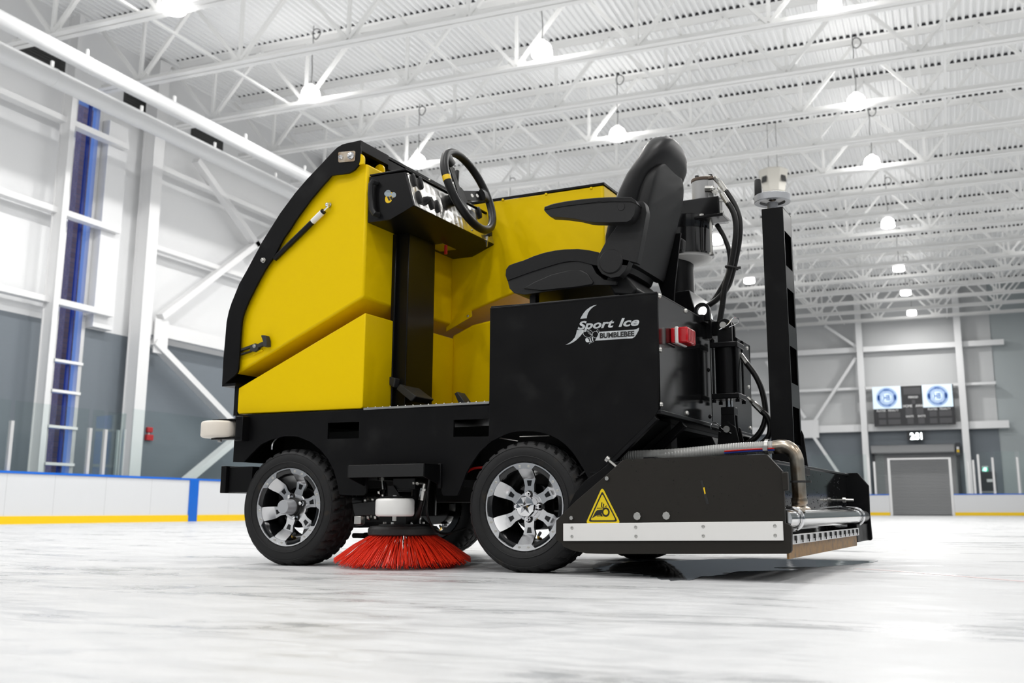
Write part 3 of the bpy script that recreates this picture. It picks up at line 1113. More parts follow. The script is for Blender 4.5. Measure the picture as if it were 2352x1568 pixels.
word('PERIOD', .445, .565, .685, .05)
word('HOME', .375, .485, .455, .065)
word('AWAY', .525, .645, .455, .065)
word('SHOTS', .40, .495, .20, .05)
word('SHOTS', .545, .64, .20, .05)
for ub in (0.03, 0.665):
    word('PLAYER', ub + .01, ub + .125, .365, .05)
    word('PENALTY', ub + .155, ub + .285, .365, .05)
tag(t, 'black hockey scoreboard with two lit screens on the end wall', 'scoreboard')

q0, q1 = rp(2083, 992, 1, YW - .5), rp(2123, 1010, 1, YW - .5)
t = empty('countdown_clock', (q0.x, YW - .5, q1.z))
cw, ch = q1.x - q0.x, q0.z - q1.z
MB().box(0, 0, 0, cw, 0.2, ch).build('clock_case', M_SBLK, t, smooth=0)
MB().box(cw * .4, 0.2, ch * .3, cw * .6, .51, ch * .7).build('wall_bracket', M_DOOR, t, smooth=0)
lettering('digits', '2:31', (cw * .18, -.002, ch * .12), (cw * .88, -.002, ch * .12), (0, 0, 1), ch * .74, M_CLOCK, t, depth=0.02, bold=0.03)
tag(t, 'small black clock with glowing white digits under the scoreboard', 'clock')

# painted red line in the ice, faint, and its far twin
rl = MB()
pts = [rp(px, y, 2, 0) for px, y in ((1965, 1305.5), (2030, 1309), (2120, 1316), (2352, 1335), (2600, 1352))]
L_, Rr = [], []
for i, p in enumerate(pts):
    d = (pts[min(i + 1, 4)] - pts[max(i - 1, 0)]).normalized()
    n_ = Vector((-d.y, d.x, 0)) * 0.018
    L_.append((p.x + n_.x, p.y + n_.y))
    Rr.append((p.x - n_.x, p.y - n_.y))
rl.prism(L_ + Rr[::-1], 2, -0.002, 0.0012)
tag(rl.build('ice_line', mat('faint_red_line', (0.80, 0.66, 0.66), 0.3), smooth=0), 'faint red line in the ice at the right', 'ice line')

# ================================================================== THE MACHINE
# local axes: X from front to rear, Y from the near side to the far side, Z up
off = Vector((MC.c.x, MC.c.y, 0))
loc = -(Matrix.Rotation(MROT, 4, 'Z') @ off)
ROOT = empty('ice_resurfacer', (loc.x, loc.y, 0), MROT)
tag(ROOT, 'yellow and black ride-on ice resurfacer parked on the ice', 'ice resurfacer')
WID = 1.56             # across the body


def part(name, parent=None, label=None):
    o = empty(name, parent=parent or ROOT)
    if label: o['label'] = label
    return o


def xz(pts, y):
    return [(p.x, p.z) for p in (mp(a, b, 1, y) for a, b in pts)]


def yz(pts, x):
    return [(p.y, p.z) for p in (mp(a, b, 0, x) for a, b in pts)]


def zoom(ox, oy, s, pts):
    return [(ox + a / s, oy + b / s) for a, b in pts]


# ---------------------------------------------------------------- chassis
YS0 = 0.02
arch_f = zoom(540, 1000, 4.9, [(1190, 675), (1170, 650), (1150, 540), (1110, 390), (1050, 270), (960, 160), (850, 70), (700, 10), (560, 5), (400, 45), (290, 100), (170, 220), (100, 300)])
arch_rl = zoom(1060, 990, 4.6125, [(300, 120), (200, 210), (120, 320), (50, 440), (5, 560)])
sk = [(541, 953), (1121, 931), (1140, 931), (1140, 1005)] + arch_rl[0:] + [(1056, 1125), (1050, 1138), (1018, 1138), (1014, 1130), (1012, 1085), (842, 1085), (841, 1130), (837, 1137), (783, 1138)] + arch_f + [(535, 1061)]
holes = [xz([(753, 970.5), (825, 968.5), (824, 1006.5), (752, 1008)], YS0), xz([(1042, 964), (1124, 961), (1124, 1002), (1041, 1003)], YS0)]
ch = part('chassis')
skp = xz(sk, YS0)
MB().prism(skp, 1, YS0, YS0 + 0.012, holes).build('side_skirt', M_BLACK, ch, bevel=0.0015)
MB().prism(skp, 1, WID - .012, WID, holes).build('side_skirt', M_BLACK, ch)
fr = MB()
fr.box(-0.34, 0.36, 0.37, 1.82, 0.44, 0.66).box(-0.34, 1.12, 0.37, 1.82, 1.2, 0.66).box(-0.34, 0.44, 0.62, 1.82, 1.12, 0.66)
fr.box(-0.38, 0.03, 0.50, -0.365, WID - 0.012, 0.735)
for x in (0.42, 0.80):
    fr.box(x, 0.05, 0.40, x + 0.06, WID - 0.03, 0.52)
fr.build('frame', M_DARK, ch)
MB().box(0.44, 0.42, 0.3, 0.98, 1.1, 0.5).build('battery_box', M_DARK, ch, bevel=0.01)
dp = MB().box(-0.37, 0.022, 0.722, 1.085, WID - 0.002, 0.732)
dp.build('deck_plate', M_BLACK, ch)
p = mp(836, 939, 1, YS0)
tr = MB().box(p.x, YS0 - 0.004, 0.727, 1.09, 0.2, 0.737)
for i in range(17):
    tr.ball((p.x + 0.02 + i * 0.042, YS0 + 0.004, 0.738), 0.0035, 4)
tr.build('tread_plate', M_ZINC, ch)
for x in (-0.02, 1.26):
    MB().tube([(x, 0.14, 0.275), (x, WID - 0.14, 0.275)], 0.05, 16).build('axle', M_DARK, ch)
MB().box(-0.1, 0.5, 0.17, 0.08, 1.06, 0.36).build('front_differential', M_DARK, ch, bevel=0.03)
MB().box(1.14, 0.5, 0.17, 1.38, 1.06, 0.38).build('rear_differential', M_DARK, ch, bevel=0.03)
# bright fender edges glimpsed in the arches
a = mp(632, 1006, 1, 0.10)
MB().tube(smooth_pts([mp(624, 1032, 1, 0.10), mp(626, 1018, 1, 0.10), mp(634, 1007, 1, 0.10), mp(642, 1002, 1, 0.1)], 4), 0.006, 6).build('brake_line', M_ALU, ch)
MB().tube([mp(1194, 1002, 1, 0.16), mp(1262, 1000, 1, 0.16)], 0.004, 6).build('steel_rod', M_ZINC, ch)
MB().tube([mp(1147, 1005, 1, 0.16), mp(1190, 1012, 1, 0.16)], 0.004, 6).build('steel_rod', M_ZINC, ch)
MB().tube(smooth_pts([mp(1070, 1085, 1, 0.2), mp(1090, 1075, 1, 0.25), mp(1130, 1072, 1, 0.3)], 4), 0.006, 8).build('red_cable', M_REDP, ch)

# front bumper beam and its roller
bm_ = part('front_bumper')
q = xz([(530, 1072), (560, 1074), (600, 1074), (600, 1131), (530, 1131)], YS0)
MB().box(q[0][0], YS0 - 0.01, q[4][1], -0.24, WID + .01, q[0][1]).build('bumper_beam', M_BLACK, bm_, bevel=0.004)
MB().box(q[0][0] - 0.035, YS0 - 0.03, q[4][1] - 0.002, q[0][0] - 0.001, WID + .03, q[0][1] + 0.004).build('bumper_plate', M_BLACK, bm_, bevel=0.003)


def bumper_roller(parent, c, r, h, m, arm):
    MB().lathe([(0.012, -h / 2), (r - .012, -h / 2), (r - .006, -h / 2 + .002), (r - .002, -h / 2 + .006), (r, -h / 2 + .012), (r, h / 2 - .012), (r - .002, h / 2 - .006), (r - .006, h / 2 - .002), (r - .012, h / 2), (0.012, h / 2)], c, (0, 0, 1), 48).build('roller', m, parent)
    c = Vector(c)
    b = MB()
    b.lathe([(0, -h / 2 - .02), (.011, -h / 2 - .02), (.011, h / 2 + .015), (0, h / 2 + .015)], c, (0, 0, 1), 10)
    b.build('axle_bolt', M_ZINC, parent)
    if arm:
        b = MB()
        for s in (-1, 1):
            b.box(c.x - .03, c.y - .03, c.z + s * (h / 2 + .006) - .004, c.x + .16, c.y + .03, c.z + s * (h / 2 + .006) + .004)
        b.build('roller_fork', M_BLACK, parent, bevel=.001)
        MB().box(c.x + .125, YS0 - 0.05, c.z - .062, c.x + .17, YS0 + 0.05, c.z + .062).build('mount_block', M_BLACKS, parent, bevel=.003)


fr_ = part('front_roller', label='cream bumper roller at the front corner')
bumper_roller(fr_, (-0.452, 0.0, 0.661), 0.095, 0.082, M_HDPE2, True)

# ---------------------------------------------------------------- seat housing (black box)
sh_ = part('seat_housing')
arch_rr = zoom(1060, 990, 4.6125, [(1335, 490), (1300, 420), (1240, 320), (1180, 230), (1100, 145), (1020, 85), (930, 40), (830, 12), (740, 2), (640, 0), (520, 15), (430, 50), (330, 100)])
box = [(1127.5, 703), (1510, 673), (1512.5, 941), (1503, 957), (1346, 1112)] + arch_rr + [(1122, 1014)]
hz = xz(box, YS0 - 0.002)
MB().prism(hz, 1, YS0 - 0.002, YS0 + 0.012).build('near_panel', M_BLACK, sh_, bevel=0.002)
MB().prism(hz, 1, WID - 0.012, WID + 0.002).build('far_panel', M_BLACK, sh_)
XP_ = 1.887
zt_, zb_ = 1.163, 0.667
MB().box(1.089, YS0, 0.70, 1.10, 0.90, zt_ - 0.005).build('front_panel', M_BLACK, sh_)
MB().box(1.089, YS0 - 0.004, zt_ - 0.012, XP_, WID, zt_).build('top_panel', M_BLACK, sh_, bevel=0.004)
rpn = MB().box(XP_ - 0.008, YS0 + 0.012, zb_, XP_, WID - 0.012, zt_ - 0.004).build('rear_panel', M_BLACKG, sh_)
MB().box(XP_, 0.783, zb_ + 0.01, XP_ + 0.002, 0.787, zt_ - 0.01).build('seam', M_SIGNK, rpn)
for a, b_ in ((1514, 679), (1574, 714), (1619, 738), (1516.5, 803), (1518, 929), (1577.5, 949)):
    q = mp(a, b_, 0, XP_)
    MB().bolt(q, (1, 0, 0), 0.0125, 0.009, dome=True).build('screw', M_ZINC, sh_)
for y in (0.745, 0.83, 1.18, 1.5):
    for z in (zb_ + 0.03, 0.92, zt_ - 0.03):
        if y in (0.745,) or (y > 1.4): 
            MB().bolt((XP_, y, z), (1, 0, 0), 0.0105, 0.008, dome=True).build('screw', M_ZINC if y > 1 else M_BLACKS, sh_)
# bent lower edge and the sloping bay behind it
fl = MB().box(XP_ - 0.03, YS0, zb_ - 0.018, XP_ + 0.004, WID, zb_)
fl.build('lower_flange', M_BLACKS, sh_, bevel=0.003)
e0, e1 = mp(1503, 957, 1, YS0), mp(1346, 1112, 1, YS0)
lp = MB()
lp.bar((e0.x + 0.005, YS0 + .014, e0.z), (e1.x + 0.01, YS0 + .014, e1.z), 0.03, 0.026)
lp.build('slope_rail', M_BLACKS, sh_, bevel=0.002)
MB().bar((e0.x + 0.02, YS0 + .33, e0.z - .005), (e1.x + 0.02, YS0 + .33, e1.z), 0.03, 0.035).build('slope_rail', M_BLACKS, sh_, bevel=0.002)
MB().prism([(e0.x - .04, e0.z + 0.0), (e0.x - .05, e0.z), (e1.x - .09, e1.z), (e1.x - .08, e1.z)], 1, YS0 + .02, WID - .02).build('slope_panel', M_DARK, sh_)
# lifting eye on the housing top
ey = part('lifting_eye')
le = mp(1613, 714, 1, .66)
ring = [(le.x + 0.039 * math.cos(a), le.z + 0.039 * math.sin(a)) for a in [PI * i / 14 for i in range(15)]]
ring = ring + [(le.x - 0.040, zt_ - .02), (le.x + 0.040, zt_ - .02)]
hole = [(le.x + 0.0245 * math.cos(a), le.z + 0.0245 * math.sin(a)) for a in [2 * PI * i / 20 for i in range(20)]]
MB().prism(ring, 1, .65, .676, [hole]).build('eye_plate', M_BLACKS, ey, bevel=0.003)
MB().box(le.x - .05, .62, zt_ - .03, XP_ + .02, .70, zt_ + .006).build('eye_base', M_BLACKS, ey, bevel=.003)

# tail light
tl = part('tail_light', label='red tail light with a white band')
a0 = mp(1538, 776, 0, XP_)
zc = 1.0
MB().box(XP_, a0.y + .01, zc - .032, XP_ + 0.022, a0.y + 0.13, zc + .034).build('lamp_base', M_RED, tl, bevel=0.006, seg=3)
MB().box(XP_ + 0.020, a0.y + .006, zc - .036, XP_ + 0.036, a0.y + 0.136, zc + .038).build('white_band', M_HDPE, tl, bevel=0.005, seg=3)
ln = MB().box(XP_ + 0.033, a0.y + .008, zc - .034, XP_ + 0.078, a0.y + 0.13, zc + .036)
ln.build('red_lens', M_RED, tl, bevel=0.009, seg=4)
rb = MB()
for i in range(5): rb.box(XP_ + 0.06, a0.y + .022 + i * .022, zc - .024, XP_ + .079, a0.y + .0245 + i * .022, zc + .026)
rb.build('lens_rib', mat('deep_red', (0.22, 0.0, 0.005), 0.2), tl)

# logo on the near panel: swoosh, name, banner, bee outline
lg = part('side_logo', label='silver logo lettering on the black side panel')
YL = YS0 - 0.0022
zl = lambda pts: xz(zoom(1280, 660, 9.046, pts), YL)
sw_ = MB()
sw_.prism(zl([(480, 650), (512, 590), (545, 535), (600, 470), (680, 410), (750, 375), (820, 362), (770, 390), (720, 425), (675, 475), (640, 530), (620, 590), (612, 640)]), 1, YL - .0008, YL)
sw_.prism(zl([(410, 885), (555, 880), (535, 940), (480, 1010), (400, 1090), (320, 1145), (240, 1180), (172, 1192), (240, 1158), (310, 1105), (365, 1040), (395, 960)]), 1, YL - .0008, YL)
bn = [(872, 922), (1100, 906), (1400, 888), (1590, 877), (1640, 866), (1702, 835), (1692, 890), (1650, 970), (1612, 1025), (1560, 1055), (1200, 1078), (785, 1105), (830, 1020)]
sw_.prism(zl(bn), 1, YL - .0008, YL)
sw_.build('swoosh', M_SILV, lg, smooth=0)
P3 = lambda a, b_, y=YL: mp(1280 + a / 9.046, 660 + b_ / 9.046, 1, y)
lettering('lettering', 'Sport', P3(425, 872), P3(1185, 820), (0, 0, 1), 0.034, M_SILV, lg, shear=0.28, bold=0.03)
lettering('lettering', 'Ice', P3(1275, 812), P3(1705, 785), (0, 0, 1), 0.034, M_SILV, lg, shear=0.28, bold=0.03)
lettering('lettering', 'BUMBLEBEE', P3(885, 1052, YL - .0012), P3(1600, 1006, YL - .0012), (0, 0, 1), 0.021, M_SIGNK, lg, bold=0.035)
bee = MB()


def outline(pts, w, y=YL):
    P = [Vector((a, 0, b_)) for a, b_ in pts]
    for i in range(len(P) - 1):
        a, b_ = P[i], P[i + 1]
        bee.bar((a.x, y - .001, a.z), (b_.x, y - .001, b_.z), w, .001, (0, 1, 0))


def ell(cx, cy, rx, ry, rot=0, n=20):
    out = []
    for i in range(n + 1):
        a = 2 * PI * i / n
        x, y = rx * math.cos(a), ry * math.sin(a)
        out.append((cx + x * math.cos(rot) - y * math.sin(rot), cy + x * math.sin(rot) + y * math.cos(rot)))
    return out


outline(zl(ell(625, 970, 92, 62, .5)), .0016)
outline(zl(ell(685, 930, 62, 36, .75)), .0016)
outline(zl(ell(795, 980, 62, 68)), .0016)
outline(zl([(815, 915), (830, 880), (855, 870)]), .0014)
outline(zl([(835, 925), (855, 900), (880, 905)]), .0014)
for k in range(3):
    outline(zl([(670 + k * 38, 1125 - k * 12), (690 + k * 36, 1150 - k * 14), (660 + k * 38, 1172 - k * 18)]), .0014)
bee.prism(zl([(585, 1070), (610, 1045), (650, 1065), (668, 1135), (620, 1140), (590, 1115)]), 1, YL - .0012, YL)
bee.prism(zl([(668, 1050), (690, 1045), (708, 1125), (690, 1138)]), 1, YL - .0012, YL)
bee.prism(zl([(715, 1035), (738, 1020), (748, 1105), (728, 1115)]), 1, YL - .0012, YL)
bee.build('bee_emblem', M_SILV, lg, smooth=0)

# ---------------------------------------------------------------- yellow tanks
lt = part('front_tank', label='lower yellow front tank')
a = [(-.395, .757), (-.395, .875), (.382, 1.205), (.382, .745), (.375, .737), (-.385, .742)]
MB().prism(a, 1, 0.05, WID - .03).build('tank_shell', M_YELLOW, lt, bevel=0.014, seg=3)
YT = 0.885
q = xz([(1037, 770), (1085, 745), (1122, 740)], YT)
MB().prism([(.372, .742), (.372, q[0][1] - .002), (q[1][0], q[1][1]), (q[2][0], q[2][1] + .01), (1.09, q[2][1] + .012), (1.09, .742)], 1, YT, WID - .03).build('side_shell', M_YELLOW, lt, bevel=0.014, seg=3)

hd = part('hood', label='upper yellow hood')
fo = zoom(500, 600, 4.355, [(170, 1120), (150, 960), (160, 770), (175, 600), (220, 480), (330, 240)]) + zoom(500, 300, 4.9, [(420, 1568), (590, 1250), (780, 930), (950, 720), (1080, 560), (1230, 390), (1360, 300)])
hp_ = xz([(546, 858)], .05)[0]
hpts = [(hp_[0] - .005, hp_[1])] + xz(fo, .05) + [(.20, 1.968), (.366, 1.968), (.366, 1.285)]
MB().prism(hpts, 1, 0.05, WID - .03).build('hood_shell', M_YELLOW, hd, bevel=0.012, seg=3)
q = xz([(1021, 745), (1087, 711), (1121, 697), (1180, 677), (1300, 655)], YT)
MB().prism([(.36, 1.287), (q[1][0], q[1][1]), (q[2][0], q[2][1]), (q[3][0], q[3][1] + .01), (1.30, q[3][1] + .012), (1.30, 1.972), (.36, 1.972)], 1, YT, WID - .03).build('side_box', M_YELLOW, hd, bevel=0.010, seg=3)
MB().box(.40, YT - .004, 1.9725, 1.305, WID - .02, 1.984).build('box_lid', M_BLACK, hd)
lipq = xz([(1026, 742), (1083, 713)], YT)
MB().prism([(lipq[0][0], lipq[0][1] - .0), (lipq[1][0], lipq[1][1]), (lipq[1][0] + .005, lipq[1][1] - .035), (lipq[0][0], lipq[0][1] - .05)], 1, YT - .006, YT + .004).build('drip_flange', M_YELLOW, hd, bevel=.002)
MB().bolt((lipq[1][0] - .02, YT - .006, lipq[1][1] - .03), (0, -1, 0), .006, .004).build('flange_screw', M_ZINC, hd)
for a, b_ in ((1155.5, 459), (1254.5, 446), (1358, 432.5)):
    MB().bolt(mp(a, b_, 1, YT), (0, -1, 0), 0.009, 0.006, dome=True).build('screw', M_YELLOW, hd)
for a, b_ in ((1201, 446), (1286, 434.5), (1376, 423.5)):
    w_ = mp(a, b_, 1, YT + .03)
    MB().bolt((w_.x, YT + .03, 1.984), (0, 0, 1), 0.009, 0.008, dome=True).build('lid_screw', M_ZINC, hd)
for px, py in ((838, 366), (884, 391)):
    w_ = mp(px, py, 0, .366)
    pl_ = [(.33 + 0.03 * math.cos(a), 1.972 + 0.035 * math.sin(a) + .01) for a in [PI * i / 10 for i in range(11)]] + [(.30, 1.96), (.36, 1.96)]
    MB().prism(pl_, 1, w_.y, w_.y + .012).build('hinge_lug', M_YELLOW, hd)

# black curved frame with the front shell
fo = [(509.6, 886.5), (513, 820), (517.5, 770), (520, 740), (525, 715), (531.6, 695), (549, 652), (567, 620), (602, 555), (642.9, 489.8), (677.6, 442.9), (704, 412), (734.7, 379.6), (763.3, 349), (773.5, 338.8), (785.7, 331.6), (796, 328.6), (826.5, 322.4)]
fi = [(828.5, 345), (826.5, 369.4), (823.5, 378.6), (814, 389.8), (802, 397), (785.7, 400), (769.4, 401.4), (761, 403), (734.7, 432.7), (714.3, 457), (696, 481.6), (679.6, 504), (667, 524.5), (651, 547), (630.6, 585.7), (608, 620), (592, 649), (571, 690.7), (559.7, 718), (555, 737.8), (551.7, 774.5), (549.4, 814.7), (547, 845.7), (544.8, 854.9), (538, 863)]
hf = part('hood_frame', label='black curved hood frame')
YFR = 0.02
of, inn = xz(fo, YFR), xz(fi, YFR)
MB().prism(of + inn, 1, YFR, YFR + .012).build('near_flange', M_BLACK, hf, bevel=.0015)
MB().prism(of + inn, 1, WID - .012, WID).build('far_flange', M_BLACK, hf)
# front shell: the outer edge swept across the machine
P = [Vector((a, 0, b_)) for a, b_ in of]
P[0] = P[0] + Vector((0.0, 0, -.0))
inn2 = []
for i, p_ in enumerate(P):
    t_ = (P[min(i + 1, len(P) - 1)] - P[max(i - 1, 0)]).normalized()
    nn = Vector((t_.z, 0, -t_.x))
    inn2.append(p_ + nn * 0.014)
MB().prism([(p_.x, p_.z) for p_ in P] + [(p_.x, p_.z) for p_ in reversed(inn2)], 1, YFR + .001, WID - .001).build('front_shell', M_BLACK, hf)
tx, tz = of[-1]
MB().box(tx - .02, YFR + .002, tz - .052, tx + .004, .27, tz + .002).box(tx - .02, .27, tz - .075, tx + .002, WID - .002, tz - .022).box(tx - .12, .27, tz - .03, tx, WID - .002, tz - .022).build('top_lip', M_BLACK, hf, bevel=.002)
bx_, bz_ = of[0]
MB().box(bx_, YFR + .001, bz_ - .002, bx_ + .09, WID - .001, bz_ + .012).box(bx_ + .06, YFR + .03, .735, bx_ + .085, WID - .03, bz_).build('bottom_lip', M_BLACK, hf)
hpz = xz([(777.5, 352), (779, 349.5), (814, 346.5), (817, 348.5), (816, 368), (813, 370.5), (780, 373.5), (777.5, 371.5)], YFR)
hp2 = MB().prism(hpz, 1, YFR - .003, YFR).build('hinge_plate', M_STAIN, hf, bevel=.0008)
for (a, b_), r_ in (((783, 361), .010), ((806, 357.5), .016)):
    MB().bolt(mp(a, b_, 1, YFR - .003), (0, -1, 0), r_, .012).build('hinge_bolt', M_CHROME, hf)
MB().bolt(mp(606, 598, 1, YFR), (0, -1, 0), .011, .016).build('pivot_nut', M_ZINC, hf)

# gas strut on the hood
gs = part('gas_strut')
g0, g1, g2, g3 = mp(631, 594, 1, .035), mp(722, 505, 1, .03), mp(744, 484, 1, .028), mp(752, 470, 1, .026)
MB().tube([g0, g2], .0145, 18).build('strut_body', M_BLACKS, gs)
u_ = (g2 - g0).normalized()
MB().tube([g2 - u_ * .085, g2 - u_ * .012], .0151, 18).build('strut_label', M_HDPE, gs)
MB().tube([g2, g2 + u_ * .035], .006, 10).ball(g3, .012, 8).build('ball_joint', M_CHROME, gs)
MB().bolt(mp(757, 471, 1, .05), (0, -1, 0), .010, .018).build('ball_stud', M_ZINC, gs)

# rubber T latch
la = part('rubber_latch')
zz = lambda pts, y: xz(zoom(500, 600, 4.355, pts), y)
l_ = MB()
l_.prism(zz([(220, 880), (330, 840), (380, 820), (415, 850), (405, 885), (375, 905), (340, 900), (220, 940), (220, 925), (325, 895), (330, 862), (220, 902)], .035), 1, .03, .05)
l_.prism(zz([(400, 830), (450, 805), (470, 815), (465, 840), (415, 860)], .035), 1, .03, .05)
l_.prism(zz([(443, 745), (455, 740), (485, 742), (498, 790), (500, 850), (465, 855), (462, 800)], .02), 1, .012, .045)
l_.build('latch_strap', M_RUB2, la, bevel=.002)
MB().bolt(mp(500 + 368 / 4.355, 600 + 848 / 4.355, 1, .03), (0, -1, 0), .008, .008).build('latch_screw', M_ZINC, la)
MB().prism(zz([(350, 905), (450, 880), (460, 895), (365, 940)], .05), 1, .044, .052).build('latch_pad', M_YELLOW, la, bevel=.001)

# ---------------------------------------------------------------- dash console
YD0, YD1 = .06, .90
da = part('dashboard')
dpx = [(847.3, 405.7), (931, 393.5), (949.4, 472), (894.3, 504.7), (842.2, 511.8)]
dz = xz(dpx, YD0)
dz = [(.368, dz[0][1]), dz[1], dz[2], dz[3], (.368, dz[4][1])]
MB().prism(dz, 1, YD0, YD1).build('console_box', M_BLACKS, da, bevel=.004)
MB().box(.375, YD0 - .006, dz[0][1] + .001, dz[1][0] + .006, YD1 + .006, dz[0][1] + .009).build('console_lid', M_BLACKS, da, bevel=.002)
for y in (YD0 + .03, YD0 + .12):
    MB().bolt((dz[1][0] - .05, y, dz[0][1] + .009), (0, 0, 1), .009, .008, dome=True).build('lid_screw', M_ZINC, da)
pA, pB = Vector((dz[1][0], 0, dz[1][1])), Vector((dz[2][0], 0, dz[2][1]))
dn = (pB - pA).normalized()
pn = Vector((dn.z, 0, -dn.x)) * -1
if pn.x < 0: pn = -pn
fc = MB()
a, b_ = pA + dn * .006 + pn * .001, pB - dn * .004 + pn * .001
vs = [Vector((a.x, YD0 + .012, a.z)), Vector((b_.x, YD0 + .012, b_.z)), Vector((b_.x, YD1 - .004, b_.z)), Vector((a.x, YD1 - .004, a.z))]
fc.loft([vs, [v + pn * .002 for v in vs]])
fc.build('instrument_panel', M_SWIRL, da, smooth=0)
pp = pA + pn * .003


def on_panel(a, b_):
    return MC.plane(a, b_, pp, pn)


E_ = lambda a, b_: (780 + a / 4.9, 320 + b_ / 4.9)
for a, b_ in ((825, 462), (902, 497), (885, 655), (1024, 722), (1090, 757), (1562, 828)):
    c = on_panel(*E_(a, b_))
    sw = MB()
    ring = lambda s, h: [c + pn * h + dn * (.036 * s * math.cos(t)) + Vector((0, .0135 * s * math.sin(t), 0)) for t in [2 * PI * i / 20 for i in range(20)]]
    sw.loft([ring(1, 0), ring(1, .008), ring(.92, .014), ring(.6, .017)])
    sw.build('rocker_switch', M_PLAST, da)
c = on_panel(*E_(960, 695))
MB().loft([[c + pn * h + dn * (.024 * s * math.cos(t)) + Vector((0, .014 * s * math.sin(t), 0)) for t in [2 * PI * i / 16 for i in range(16)]] for s, h in ((1, 0), (.9, .015), (.4, .036))]).build('toggle_knob', M_PLAST, da)
for a, b_ in ((1010, 455), (1315, 940), (765, 388), (1490, 1020)):
    MB().bolt(on_panel(*E_(a, b_)), pn, .006, .005, dome=True).build('panel_screw', M_ZINC, da)
for a, b_, c_, d_ in ((1275, 420, 1280, 560), (1318, 450, 1310, 610)):
    t0 = mp(*E_(a, b_), 1, .62)
    t1 = mp(*E_(c_, d_), 1, .60)
    lv = part('lever')
    u_ = (t0 - t1).normalized()
    MB().tube([t1 - u_ * .06, t0], .005, 8).build('lever_rod', M_ZINC, lv)
    MB().tube([t0 - u_ * .035, t0 + u_ * .055], [.012, .013], 12).build("lever_grip", M_PLAST, lv, bevel=.003)
# ignition key
c = on_panel(*E_(1662, 1085))
MB().tube([c, c + pn * .012], .010, 14).box(c.x + .010, c.y - .010, c.z - .002, c.x + .026, c.y + .010, c.z + .02).build('ignition_key', M_PLAST, da)
kq = mp(*E_(1660, 1150), 1, c.y - .01)
MB().prism([(kq.x - .006, kq.z + .03), (kq.x + .008, kq.z + .03), (kq.x + .002, kq.z - .03), (kq.x - .004, kq.z - .03)], 1, c.y - .015, c.y - .008).build('spare_key', M_ZINC, da)
# grab handle on the console end
hz_ = [mp(*E_(*p_), 1, YD0) for p_ in ((420, 490), (375, 520), (370, 640), (385, 800), (440, 850))]
gp = [hz_[0]] + [h + Vector((.006, -.026, 0)) for h in hz_[1:4]] + [hz_[4]]
MB().tube([hz_[0], hz_[0] + Vector((-.006, -.03, 0)), gp[1], gp[2], gp[3], hz_[4] + Vector((-.006, -.03, 0)), hz_[4]], .0135, 10).build('grab_handle', M_PLAST, da)
# bee decal on the console end
bd = part('bee_decal', da, 'small bee decal on the console end')
ez = lambda pts: xz([E_(*p_) for p_ in pts], YD0 - .0005)
MB().prism(ez(ell(560, 655, 42, 66, .45)), 1, YD0 - .0012, YD0 - .0004).build('bee_body', M_GOLD, bd, smooth=0)
b2 = MB()
for pts in ([(530, 640), (548, 630), (575, 685), (555, 692)], [(560, 650), (585, 640), (603, 668), (590, 690)]):
    b2.prism(ez(pts), 1, YD0 - .0018, YD0 - .0012)
b2.build('bee_stripe', M_SIGNK, bd, smooth=0)
b2 = MB()
b2.prism(ez(ell(545, 612, 40, 32)), 1, YD0 - .002, YD0 - .0006)
b2.prism(ez(ell(610, 625, 26, 30)), 1, YD0 - .002, YD0 - .0006)
b2.prism(ez(ell(548, 585, 26, 14)), 1, YD0 - .002, YD0 - .0006)
b2.build('bee_wing', mat('decal_grey_blue', (.30, .36, .40), .4), bd, smooth=0)

# column under the console
pc = part('steering_column')
MB().box(.385, .31, .735, .452, .565, dz[3][1] + .002).build('column_tube', M_BLACKS, pc, bevel=.004)
MB().box(.366, .285, .735, .39, .58, dz[3][1] - .002).build('column_back', M_BLACKS, pc, bevel=.004)
vl = part('under_dash_valve')
vq = mp(1024, 577, 1, .60)
MB().box(.40, .56, dz[3][1] - .001, .50, .70, dz[3][1] + .004).build('valve_plate', M_ZINC, vl)
MB().tube([(vq.x, .60, dz[3][1]), (vq.x, .60, dz[3][1] - .05)], .009, 10).build('red_knob', M_REDP, vl)

# steering wheel
sw0 = part('steering_wheel')
SC, SR, SA = Vector((.698, .490, 1.906)), .224, .33
sn = Vector((math.cos(SA), 0, math.sin(SA)))
su = Vector((0, 1, 0))
sv = sn.cross(su)
if sv.z < 0: sv = -sv
MB().tube([SC + su * (SR * math.cos(t)) + sv * (SR * math.sin(t)) for t in [2 * PI * i / 72 for i in range(72)]], .0215, 16, closed=True).build('rim', M_VINYL, sw0)
hubc = SC - sn * .055
hb = MB()
hb.lathe([(0, .012), (.05, .012), (.05, -.004), (.036, -.006), (.034, -.10), (0, -.10)], hubc, sn, 28)
hb.build('hub', M_BLACKS, sw0)
for ang in (0, 120, 240):
    t = R_(ang + 10)
    d_ = su * math.cos(t) + sv * math.sin(t)
    w_ = sn.cross(d_)
    o_, i_ = SC + d_ * (SR - .03) - sn * .006, hubc + d_ * .03 + sn * .008
    a0 = MB()
    a0.bar(i_, o_, .058, .006, sn)
    a0.build('spoke', M_BLACKS, sw0, bevel=.001)
    c_ = SC + d_ * (SR - .018)
    MB().loft([[c_ + d_ * a + w_ * (hw * math.cos(k)) + sn * (.017 * math.sin(k)) for k in [2 * PI * j / 14 for j in range(14)]] for a, hw in ((-.045, .034), (-.02, .036), (.005, .06))]).build('spoke_boot', M_VINYL, sw0)
    for fr_h in (.38, .64):
        p_ = i_.lerp(o_, fr_h)
        sp_n = (o_ - i_).normalized().cross(w_).normalized()
        MB().lathe([(0, -.0036), (.0105, -.0036), (.0105, .0036), (0, .0036)], p_, sp_n, 16).build('spoke_hole', M_HDPE if ang == 0 else M_PLAST, sw0)
t0 = R_(176)
